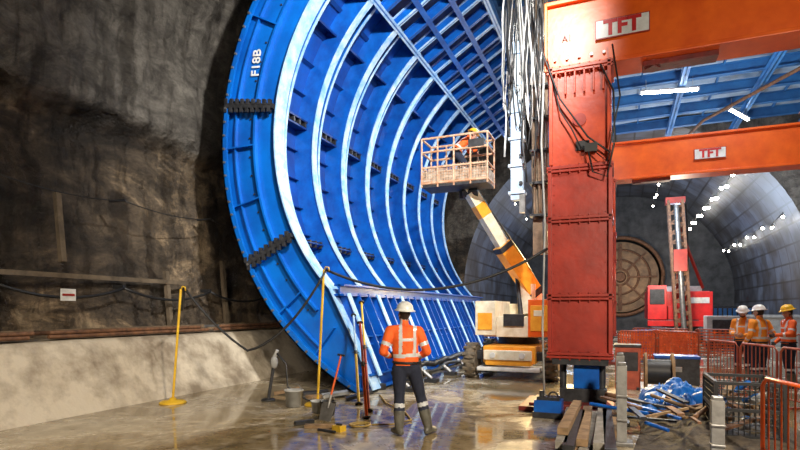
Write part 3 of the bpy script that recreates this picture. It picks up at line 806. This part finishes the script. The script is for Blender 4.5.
# ---------------------------------------------------------------- drill rig
DR=empty('drill_rig',(2.8,36,0)); x,y=2.85,33
RED=mat('machine_red',(.75,.02,.02),(.55,.015,.015),.4,0,3)
mb=MB()
for sx in(-1,1):
    mb.box((x+sx*1.1,y,.45),(.5,4,.8),1); 
    for sy in(-1,1): mb.cyl((x+sx*1.1-.26,y+sy*1.8,.45),(x+sx*1.1+.26,y+sy*1.8,.45),.44,.44,18,1)
mb.box((x,y,1.0),(1.8,3.4,.4),1)
mb.build('tracks',[RED,DSTEEL],DR)
mb=MB(); mb.box((x,y+.6,1.95),(3.0,3.0,1.5),0); mb.box((x-1.05,y-1.3,2.1),(.9,1.2,1.8),0); mb.box((x-1.05,y-1.92,2.4),(.7,.03,.8),1); mb.box((x+.95,y-1.1,1.9),(1.2,.9,1.5),0)
mb.box((x,y-1.1,1.5),(1.0,.7,.8),0)
mb.box((x+.3,y+1.2,2.85),(2.0,1.6,.35),2); mb.box((x+.95,y-1.57,2.2),(.9,.03,.3),2); mb.box((x,y-1.7,1.0),(3.0,.5,.3),0)
mb.build('upper_body',[RED,DSTEEL,WHITE],DR,bevel=.06)
mb=MB(); mx=x+.15; my=y-2.3
for sx in(-.32,.32):
    for sy in(-.25,.25): mb.bar((mx+sx-.4,my+sy,7.3),(mx+sx,my+sy,.4),.13,.13,0)
for i in range(13):
    z=.6+i*.5; o=-.4*z/7.3; mb.bar((mx-.32+o,my-.25,z),(mx+.32+o,my-.25,z+.5),.08,.08,0); mb.bar((mx-.32+o,my-.25,z),(mx+.32+o,my-.25,z),.08,.08,0)
    mb.bar((mx-.32+o,my+.25,z),(mx-.32+o,my-.25,z+.5),.08,.08,0)
mb.box((mx-.4,my,7.3),(.9,.6,.3),1); mb.box((mx-.2,my-.4,4.2),(.6,.4,1.1),1); mb.cyl((mx,my-.45,.2),(mx-.38,my-.45,7.0),.12,.12,12,2)
mb.bar((x,y-1,2.4),(mx-.2,my,5.2),.2,.2,1); mb.tube(sag((mx+.1,my,7.1),(x+.6,y,2.8),-.6),.05,6,3)
mb.bar((mx-.3,my,6.2),(x+1.3,y,2.9),.12,.12,1)
mb.build('mast',[RUST,REDP,STEEL,BLACK],DR)

# ---------------------------------------------------------------- mid-distance site equipment
mb=MB(); mb.box((6.0,38,1.0),(3.0,2.4,1.9),0); mb.box((6,36.79,1.0),(2.8,.03,1.6),1)
for i in range(12): mb.box((4.65+i*.25,36.75,1.0),(.08,.06,1.7),0)
mb.build('site_container',[DSTEEL,BLUE_DECK],bevel=.03)
mb=MB(); mb.add([(6.3,31.0,.1),(8.1,31.0,.1),(8.1,32.6,.1),(6.3,32.6,.1),(6.0,30.8,1.4),(8.3,30.8,1.4),(8.3,33,1.4),(6,33,1.4)],[(3,2,1,0),(0,1,5,4),(1,2,6,5),(2,3,7,6),(3,0,4,7)])
for a,b in(((6,30.8,1.4),(8.3,30.8,1.4)),((8.3,30.8,1.4),(8.3,33,1.4)),((8.3,33,1.4),(6,33,1.4)),((6,33,1.4),(6,30.8,1.4))): mb.bar(a,b,.1,.12,0)
mb.box((7.2,31.8,.05),(1.8,1.6,.1))
mb.build('skip_bin',[GRAYP])
mb=MB()
mb.box((4.2,26,.9),(1.7,1.0,1.1),0); mb.box((4.2,25.47,1.0),(1.3,.04,.6),1); mb.box((4.2,26,.2),(1.8,1.1,.2),2); mb.cyl((4.7,26,1.4),(4.7,26,1.9),.05,.05,8,2)
for sx in(-.6,.6):
    mb.cyl((4.2+sx,25.4,.22),(4.2+sx,25.6,.22),.22,.22,16,2)
mb.build('diesel_generator',[GRAYP,DSTEEL,BLACK],bevel=.04)
mb=MB()
for i,(dx,dy) in enumerate(((0,0),(.7,.2),(.35,.75),(1.4,.1))):
    c=V((.8+dx,24+dy,0)); mb.cyl(c,c+V((0,0,.88)),.29,.29,20,i%2)
    for z in(.05,.3,.58,.86): mb.torus(c+V((0,0,z)),.29,.018,(0,0,1),20,6,i%2)
mb.build('oil_drums',[BLUE,ORANGE])
mb=MB()
for k in range(3):
    for i in range(5): mb.box((1.6,21.14+i*.18,.12+k*.28),(2.0,.12,.03),0)
    for i in(-.9,0,.9): mb.box((1.6+i,21.5,.05+k*.28),(.1,.9,.1),0)
mb.build('pallet_stack',[WOOD])

# ---------------------------------------------------------------- barriers
def barrier(p0,p1,h=1.05,mesh=False,mats=(REDDK,MESHO),nb=14):
    p0=V(p0);p1=V(p1); d=(p1-p0); Ld=d.length; dn=d.normalized(); b=MB(); up=V((0,0,1)); pr=dn.cross(up)
    b.tube([p0+up*.12,p0+up*(h-.08),p0+up*h+dn*.08,p1+up*h-dn*.08,p1+up*(h-.08),p1+up*.12],.022,8,0)
    b.cyl(p0+up*.18,p1+up*.18,.015,.015,8,0)
    for q in(p0+dn*.15,p1-dn*.15): b.bar(q-pr*.28+up*.015,q+pr*.28+up*.015,.05,.03,0); b.cyl(q+up*.02,q+up*.2,.018,.018,6,0)
    for i in range(1,nb): q=p0.lerp(p1,i/nb); b.cyl(q+up*.18,q+up*h,.009 if not mesh else .014,None,6,1 if mesh else 0)
    if mesh:
        for j in range(1,9): z=.18+(h-.18)*j/9; b.bar(p0+up*z,p1+up*z,.012,.035,1)
        for i in range(nb*2): q=p0.lerp(p1,(i+.5)/(nb*2)); b.bar(q+up*.18,q+up*h,.03,.01,1,up=dn)
    return b.build('crowd_barrier' if not mesh else 'mesh_barrier',list(mats))
REDB=mat('barrier_red_brown',(.45,.09,.04),(.28,.05,.025),.5,0,6)
barrier((-.05,18.0,0),(1.0,18.1,0),mesh=True,mats=(REDB,MESHO)); barrier((1.1,18.1,0),(2.1,17.6,0),mesh=True,mats=(REDB,MESHO))
barrier((.4,21.0,0),(2.2,20.6,0),mesh=True,mats=(REDB,MESHO)); barrier((2.3,20.4,0),(4.4,20.2,0),mesh=True,mats=(REDB,MESHO))
barrier((1.77,13.3,0),(2.15,12.3,0),mats=(REDB,REDB),nb=9); barrier((2.18,12.2,0),(2.55,11.2,0),mats=(REDB,REDB),nb=9); barrier((2.58,11.1,0),(3.0,10.0,0),mats=(REDB,REDB),nb=9)
barrier((4.3,17.2,0),(5.8,17.0,0),mats=(REDB,REDB)) 
barrier((1.44,6.9,0),(1.72,5.9,0),.96,mats=(ORANGE,ORANGE),nb=9)
barrier((2.0,7.5,0),(2.9,8.2,0),mats=(REDB,ORANGE),nb=10)

# ---------------------------------------------------------------- right foreground clutter
def post(x,y,h,w=.16,lean=(0,0),name='concrete_post'):
    b=MB(); top=V((x+lean[0],y+lean[1],h)); b.bar((x,y,0),top,w,w*.9,0,up=(0,1,0))
    b.bar(top,top+V((0,0,.04)),w*.8,w*.7,1,up=(0,1,0)); b.bar((x,y,.0),(x,y,.05),w*2.2,w*2.2,1,up=(0,1,0))
    for z in(.3,.6): b.bar((x,y-.01,h*z),(x,y-.01,h*z+.03),w*1.1,w*1.05,1,up=(0,1,0))
    return b.build(name,[CONCP,STEEL],bevel=.008)
post(.02,7.3,1.0,.12); post(.0,8.6,1.02,.12); post(.98,6.7,.72,.13)
mb=MB(); random.seed(5)
for i in range(16):
    z=.05+.09*(i//5); x0=-.62+.13*(i%5)+random.uniform(-.03,.03); y0=6.1+random.uniform(-.25,.3); l=2.0+random.random()*.6
    mb.bar((x0,y0,z),(x0+random.uniform(-.1,.05),y0+l,z),.12,.08,i%3)
mb.build('timber_stack',[WOOD,mat('timber_grey',(.3,.27,.23),(.17,.15,.12),.85,0,6,.3),DSTEEL])
def tarp(c,sx,sy,h,seed,name='blue_tarpaulin',m=TARP,cr=.22,n=60,smooth=True):
    b=MB(); vs=[];fs=[]
    for j in range(n+1):
        for i in range(n+1):
            u=i/n*2-1;v=j/n*2-1; a=math.atan2(v,u); r0=math.sqrt(u*u+v*v); r=min(1,r0)
            f=max(0,1-r**3)**.6
            q=V((u*1.6+seed,v*1.6,seed))
            w=q+V((noise.noise(q*1.3),noise.noise(q*1.3+V((5,5,5))),0))*.8
            ridge=1-abs(noise.noise(w*1.2))*2.2; ridge2=1-abs(noise.noise(w*2.7+V((3,1,2))))*2.2
            z=f*h*(.62+.5*noise.noise(q*.9))+f*cr*(.55*ridge+.28*ridge2-.3)+.012*abs(noise.noise(q*6))+.012
            k=1+.22*noise.noise(V((math.cos(a)*1.2,math.sin(a)*1.2,seed)))
            vs.append((c[0]+u*sx*k,c[1]+v*sy*k,max(.012,z)))
    for j in range(n):
        for i in range(n): fs.append((j*(n+1)+i,j*(n+1)+i+1,(j+1)*(n+1)+i+1,(j+1)*(n+1)+i))
    b.add(vs,fs,0,smooth); return b.build(name,[m])
MUD=mat('dark_spoil',(.10,.075,.05),(.04,.03,.022),.9,0,8,.5)
tarp((1.25,8.7,0),1.05,1.9,.16,7.7,'spoil_heap',MUD,.12)
tarp((1.02,10.9,0),.72,.66,.50,1.3); tarp((.56,6.25,0),.34,.34,.26,4.1,cr=.12); tarp((.78,9.5,0),.42,.42,.34,9.4,cr=.16)
# soft filled bags
mb=MB()
for (x_,y_,z_,rx,ry,rz) in((1.35,10.1,.2,.24,.2,.18),(.55,10.2,.15,.2,.18,.14),(.42,9.0,.2,.16,.2,.12)):
    n0=len(mb.v); mb.ell((x_,y_,z_),(rx,ry,rz),0,nu=24,nv=16)
    for i in range(n0,len(mb.v)):
        p=mb.v[i]; p.z+=.05*noise.noise(p*7); p.x+=.05*noise.noise(p*6+V((4,4,4))); p.z=max(.01,p.z)
mb.build('waste_bags',[TARP])
mb=MB()
for i in range(26):
    x0=.25+random.random()*1.0; y0=7.2+random.random()*2.0; a=random.uniform(-1.5,1.5); l=.3+random.random()*.7
    z=.17+.035*(i%6); q=V((x0,y0,z)); e_=q+V((l*math.sin(a),l*math.cos(a),random.uniform(-.03,.12)))
    if i%3: mb.bar(q,e_,.03+.07*random.random(),.03,i%5)
    else: mb.cyl(q,e_,.018+.02*random.random(),None,8,i%5)
mb.build('scrap_pile',[WOOD,RUST,DSTEEL,RUST,BLUE_M])
mb=MB(); cx0,cx1,cy0,cy1,ch=1.12,1.85,7.75,8.75,.78
for z in(.12,.45,ch):
    for a,b in(((cx0,cy0),(cx1,cy0)),((cx1,cy0),(cx1,cy1)),((cx1,cy1),(cx0,cy1)),((cx0,cy1),(cx0,cy0))): mb.bar((a[0],a[1],z),(b[0],b[1],z),.04,.04,0)
for a in((cx0,cy0),(cx1,cy0),(cx1,cy1),(cx0,cy1)): mb.bar((a[0],a[1],0),(a[0],a[1],ch),.045,.045,0)
for i in range(1,12):
    t=i/12; xx=cx0+(cx1-cx0)*t; yy=cy0+(cy1-cy0)*t
    for y_ in(cy0,cy1): mb.cyl((xx,y_,.12),(xx,y_,ch),.007,None,4,0)
    for x_ in(cx0,cx1): mb.cyl((x_,yy,.12),(x_,yy,ch),.007,None,4,0)
for j in range(1,8):
    z=.12+(ch-.12)*j/8
    for y_ in(cy0,cy1): mb.cyl((cx0,y_,z),(cx1,y_,z),.006,None,4,0)
    for x_ in(cx0,cx1): mb.cyl((x_,cy0,z),(x_,cy1,z),.006,None,4,0)
mb.box(((cx0+cx1)/2,(cy0+cy1)/2,.12),(cx1-cx0,cy1-cy0,.03),0)
random.seed(21)
for i in range(14):
    q=V((cx0+.1+random.random()*.4,cy0+.1+random.random()*.7,.18+.035*i)); mb.bar(q,q+V((random.uniform(-.1,.2),random.uniform(-.2,.2),random.uniform(.02,.2))),.09,.05,1+i%4)
mb.build('mesh_crate',[BLACK,WOOD,TARP,CONCP,RUST])
mb=MB()
c=V((.75,12.4,.4)); mb.cyl(c-V((.28,0,0)),c-V((.23,0,0)),.4,.4,24,0); mb.cyl(c+V((.23,0,0)),c+V((.28,0,0)),.4,.4,24,0); mb.cyl(c-V((.23,0,0)),c+V((.23,0,0)),.26,.26,20,1)
mb.build('cable_drum',[WOOD,BLACK])
mb=MB(); mb.box((1.2,13.9,.3),(.9,.6,.6),0); mb.box((1.2,13.9,.62),(.94,.64,.06),1); mb.box((1.2,13.59,.35),(.2,.02,.12),2)
mb.build('tool_chest',[DSTEEL,BLUE,STEEL],bevel=.02)
mb=MB(); mb.box((.15,12.6,.45),(.5,.45,.9),0); mb.box((.15,12.37,.6),(.4,.02,.4),1); mb.box((.15,12.6,.93),(.54,.5,.06),1); 
for s1 in(-.2,.2): mb.box((.15+s1,12.6,.03),(.06,.5,.06),1)
mb.build('electrical_distribution_box',[REDB,DSTEEL],bevel=.02)
mb=MB(); mb.box((-1.05,8.75,.17),(.42,.32,.22),0); mb.box((-1.05,8.75,.3),(.34,.26,.05),1); mb.cyl((-1.15,8.7,.3),(-1.15,8.7,.42),.04,.04,12,1); mb.torus((-.98,8.75,.33),.07,.015,(0,1,0),16,6,1)
mb.box((-1.05,8.75,.05),(.46,.36,.09),1)
mb.build('hydraulic_power_pack',[BLUE_M,DSTEEL],bevel=.015)

# ---------------------------------------------------------------- left foreground tools
def stand(x,y,tx,ty,h,name='cable_stand'):
    b=MB(); b.lathe((x,y,0),[(.001,.10),(.05,.10),(.07,.06),(.2,.045),(.235,.02),(.235,.0),(.001,0)],28,0)
    b.cyl((x,y,.05),(tx,ty,h),.022,.022,10,0); b.tube([(tx,ty,h-.02),(tx+.04,ty,h+.05),(tx+.1,ty,h+.04),(tx+.11,ty,h-.03)],.014,6,0)
    return b.build(name,[YEL])
stand(-7.55,7.42,-7.42,7.48,2.08); stand(-5.0,8.25,-4.9,8.3,2.42)
mb=MB(); P=sag((-7.36,7.5,2.1),(-6.1,7.7,.98),.10,8)+sag((-6.1,7.7,.98),(-4.86,8.3,2.4),.28,10)[1:]
mb.tube(P,.022,8,0); P=sag((-4.86,8.3,2.42),(-1.15,9.4,2.75),.52,24); mb.tube(P,.024,8,0)
mb.tube(sag((-7.36,7.5,2.1),(-9.4,9.5,2.0),.35,12),.018,6,0)
mb.build('suspended_power_cable',[BLACK])
def bucket(x,y,m,r=.16,h=.3):
    b=MB(); b.lathe((x,y,0),[(.001,.01),(r*.8,.01),(r,h),(r*1.06,h),(r*1.06,h-.02),(r*.97,h-.02),(r*.78,.03),(.001,.03)],24,0)
    b.tube([(x+r*math.cos(a),y,h-.01+.12*math.sin(a)) for a in [math.pi*i/10 for i in range(11)]],.005,5,1); return b.build('bucket',[m,STEEL])
bucket(-5.3,7.95,GRAYP); bucket(-4.35,7.5,BLACK,.13,.24); bucket(-4.62,7.66,GRAYP,.13,.2)
def tool(base,top):
    b=MB(); base=V(base);top=V(top); d=(top-base).normalized(); dd,s_,u=frame(d,(0,1,0))
    b.cyl(base+d*.22,top,.017,.015,10,0)
    b.add([base+s_*.10,base-s_*.10,base+d*.24-s_*.12,base+d*.24+s_*.12,base+u*.02+d*.02,base+d*.3+u*.015],[(0,1,2,3),(2,5,3)],1)
    b.bar(base+d*.0,base+d*.28,.2,.012,1,up=u); b.cyl(base+d*.2,base+d*.4,.024,.018,8,1)
    b.bar(top-s_*.06,top+s_*.06,.03,.03,2)
    return b
tool((-4.12,7.0,.03),(-4.0,7.3,1.0)).build('shovel',[ORANGE,STEEL,BLACK])
def prop(base,top,ma,mb_):
    b=MB(); base=V(base);top=V(top); d=(top-base).normalized(); m_=base.lerp(top,.55)
    b.cyl(base,m_,.026,.026,12,0); b.cyl(m_,top,.020,.020,12,1); b.cyl(m_-d*.05,m_+d*.03,.035,.035,12,2); b.cyl(base,base+d*.015,.07,.07,14,2); b.cyl(top-d*.015,top,.055,.055,14,2)
    b.bar(m_-V((.07,0,0)),m_+V((.07,0,0)),.012,.012,2)
    return b.build('steel_prop',[ma,mb_,DSTEEL])
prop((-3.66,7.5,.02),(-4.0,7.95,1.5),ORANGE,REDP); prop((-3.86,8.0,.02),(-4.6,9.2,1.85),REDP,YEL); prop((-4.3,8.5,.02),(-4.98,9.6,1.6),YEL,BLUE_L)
mb=MB(); mb.cyl((-6.1,8.3,.0),(-6.0,8.35,.72),.03,.03,10,0); mb.ell((-6.0,8.35,.72),(.07,.07,.12),1); mb.cyl((-6.0,8.35,.8),(-5.93,8.35,.95),.04,.03,10,1)
mb.lathe((-6.1,8.3,0),[(.001,.04),(.12,.035),(.14,0),(.001,0)],20,2); mb.tube([(-5.95,8.35,.9),(-5.7,8.3,.7),(-5.6,8.2,.3),(-5.3,8.4,.04),(-5.15,8.6,.03)],.018,6,2)
mb.build('concrete_vibrator',[DSTEEL,GRAYP,BLACK])
mb=MB()
for r in(.10,.13,.15): mb.torus((-3.5,6.95,.02+(r-.10)*.3),r,.014,(0,0,1),26,6,0)
mb.tube([(-3.36,7.05,.02),(-3.1,7.2,.02),(-2.95,7.6,.02),(-3.3,8.2,.02),(-3.9,8.8,.02),(-4.4,9.6,.02)],.014,6,0)
mb.build('coiled_hose',[mat('hose_ochre',(.4,.27,.05),(.25,.16,.04),.6)])
mb=MB(); mb.box((-4.0,6.65,.03),(.42,.1,.05),0,rot=(0,0,.4)); mb.box((-3.65,6.6,.04),(.16,.12,.08),1,rot=(0,0,-.3)); mb.cyl((-3.9,6.45,.03),(-3.6,6.4,.03),.02,.02,8,2); mb.box((-4.35,6.8,.03),(.3,.07,.05),2,rot=(0,0,1.0))
mb.box((-3.65,6.6,.09),(.08,.03,.03),2)
mb.build('hand_tools',[WOOD,YEL,DSTEEL])
mb=MB()
for i,(x,y) in enumerate(((-5.6,8.8),(-5.85,9.1),(-5.35,9.0),(-6.4,8.9),(-4.75,8.85))):
    s1=.12+.06*(i%3); mb.bar((x,y,.03),(x+.4,y+.3,.03+.03*i),s1,.06,i%3)
mb.build('timber_offcuts',[WOOD,DSTEEL,GRAYP])

# ---------------------------------------------------------------- left wall services
mb=MB(); random.seed(9)
for k in range(7):
    for s1 in range(6):
        y0=2+s1*4.2+random.uniform(-.4,.4); x0=-8.98-.11*(k%4); z=1.24+.07*(k//4)+.02*(k%2)
        if k%2: mb.bar((x0,y0,z),(x0+random.uniform(-.05,.05),y0+3.6,z),.09,.06,0)
        else: mb.cyl((x0,y0,z),(x0,y0+3.8,z),.035,.035,8,1 if k%4 else 2)
mb.build('pipes_and_planks',[mat('muddy_timber',(.22,.15,.09),(.11,.075,.045),.85,0,6,.3),STEEL,RUST])
mb=MB()
for y,z0,z1 in((5.6,1.2,2.9),(6.8,2.6,3.9),(9.4,1.2,2.6),(11.3,1.2,3.0)):
    mb.bar((-9.62,y,z0),(-9.78,y,z1),.10,.10,0,up=(0,1,0))
mb.bar((-9.70,4.5,2.35),(-9.70,10,2.35),.05,.09,0)
mb.build('timber_shoring',[mat('old_timber',(.16,.12,.08),(.08,.06,.04),.85,0,4,.3)])
mb=MB()
ys=[0,3,5.5,8,10.5,13,16,19]
for a,b in zip(ys[:-1],ys[1:]):
    mb.tube(sag((-9.46,a,2.15),(-9.46,b,2.15),.22,10),.03,6,0); mb.tube(sag((-9.45,a,3.95),(-9.45,b,3.95),.1,10),.012,5,0)
for y in ys: mb.box((-9.6,y,2.18),(.3,.06,.08),0); mb.box((-9.65,y,3.97),(.45,.04,.04),0)
mb.build('service_cable',[BLACK])
mb=MB(); mb.box((-9.4,6.75,1.98),(.015,.30,.22),0,rot=(0,0,.05)); mb.box((-9.388,6.75,1.98),(.012,.24,.04),1,rot=(0,0,.05)); mb.cyl((-9.4,6.65,2.06),(-9.46,6.65,2.0),.006,.006,5,1); mb.cyl((-9.4,6.85,2.06),(-9.46,6.85,2.0),.006,.006,5,1)
mb.build('warning_sign',[WHITE,REDP])

# ---------------------------------------------------------------- lamps
def tube_lamp(x,y,z,l=1.5,ang=0.0,energy=120,col=(.85,.94,1)):
    e=empty('fluorescent_light',(x,y,z),ang)
    b=MB(); b.box((0,0,.06),(l,.16,.06),0); b.cyl((-l/2+.05,0,0),(l/2-.05,0,0),.06,.06,10,1)
    for s1 in(-1,1): b.box((s1*l/2,0,.02),(.05,.12,.12),0)
    for s1 in(-.4,.4): b.cyl((s1*l,0,.08),(s1*l,0,.5),.01,.01,5,0)
    b.build('fitting',[GRAYP,LAMP],e,local=True)
    ld=bpy.data.lights.new('tube_glow','AREA'); ld.shape='RECTANGLE'; ld.size=l; ld.size_y=.15; ld.energy=energy; ld.color=col
    o=bpy.data.objects.new('tube_glow',ld); COL.objects.link(o); o.parent=e; o.location=(0,0,-.08)
tube_lamp(1.75,23,10.15,2.1,math.radians(12),320); tube_lamp(4.7,26.6,10.05,2.0,math.radians(60),260); tube_lamp(-1.6,16.5,10.0,1.5,.2,120); tube_lamp(3.0,15.0,10.0,1.5,.2,300)
mb=MB()
for (sx_,sz_,n_,st,r_) in((5.2,8.55,12,1.6,.10),(7.3,6.3,9,2.0,.07),(2.4,10.2,8,2.2,.07),(-5.6,7.9,5,4.0,.05)):
    pts=[(sx_,31+i*st,sz_+.12*math.cos(i*math.pi)) for i in range(n_)]
    mb.tube(pts,.02,5,0)
    for p in pts: mb.cyl(V(p)-V((0,0,.05)),V(p)-V((0,0,.14)),.05,.07,8,0); mb.ell(V(p)-V((0,0,.2)),(r_,r_,r_),1,nu=10,nv=6)
mb.build('festoon_lights',[BLACK,LAMPW])

def spot(name,loc,tgt,ang,energy,col,blend=.6,size=.3):
    ld=bpy.data.lights.new(name,'SPOT'); ld.spot_size=math.radians(ang); ld.spot_blend=blend; ld.energy=energy; ld.color=col; ld.shadow_soft_size=size
    o=bpy.data.objects.new(name,ld); COL.objects.link(o); o.location=loc; o.rotation_euler=(V(tgt)-V(loc)).to_track_quat('-Z','Y').to_euler(); return o
def point(name,loc,energy,col,size=.3):
    ld=bpy.data.lights.new(name,'POINT'); ld.energy=energy; ld.color=col; ld.shadow_soft_size=size
    o=bpy.data.objects.new(name,ld); COL.objects.link(o); o.location=loc; return o
spot('flood_light',(-.6,5.2,8.3),(-7.0,13.5,5.2),88,5600,(1,.98,.94),.8,.2)
spot('flood_light',(3.5,.5,5.5),(-2.5,9,.2),70,4200,(1,.88,.70),.8,.4)
spot('flood_light',(-1.2,17,9.3),(-6.2,16,4),110,1500,(.9,.96,1),.8,.3)
spot('flood_light',(-4.0,1.0,5.0),(-8.6,6.0,.6),70,1500,(1,.86,.66),.9,.5)
spot('flood_light',(-5.0,3.0,8.5),(-9.8,7.5,6.5),100,460,(1,.92,.8),.9,.5)
spot('flood_light',(1.8,12.5,9.6),(.8,9.5,0),110,1500,(1,.93,.82),.9,.4)
spot('flood_light',(-1.4,16.6,4.0),(-2.6,9.5,0),90,3200,(1,.74,.34),.9,.25)
spot('flood_light',(3.2,3.5,4.5),(1.2,10,6.2),70,800,(1,.9,.75),.9,.4)
point('work_lamp',(-2.9,17.2,2.4),140,(1,.78,.45),.15)
point('work_lamp',(1.5,28,6),600,(.60,.78,1.0))
point('work_lamp',(-2.5,36,6.0),600,(.42,.64,1.0)); point('work_lamp',(3.8,39,5.5),700,(.6,.76,1.0)); point('work_lamp',(1,46.5,4),260,(1,.74,.48)); point('work_lamp',(2.3,27.5,3.4),420,(1,.88,.7))
spot('deck_fill_light',(3.0,19.5,6.5),(3.2,24,11),150,1100,(.9,.95,1),.9,.5)  # added fill spot without a fixture, brightens the deck underside

w=bpy.data.worlds.new('World'); scene.world=w; w.use_nodes=True
w.node_tree.nodes['Background'].inputs[0].default_value=(.40,.44,.52,1); w.node_tree.nodes['Background'].inputs[1].default_value=.04

# ---------------------------------------------------------------- camera
cd=bpy.data.cameras.new('camera'); cd.lens=24; cd.sensor_width=36; cd.shift_y=85/800; cd.clip_end=200
cam=bpy.data.objects.new('camera',cd); COL.objects.link(cam); cam.location=(0,0,1.7); cam.rotation_euler=(math.radians(90),0,math.radians(22.43))
scene.camera=cam
scene.view_settings.view_transform='Standard'
scene.view_settings.exposure=.15
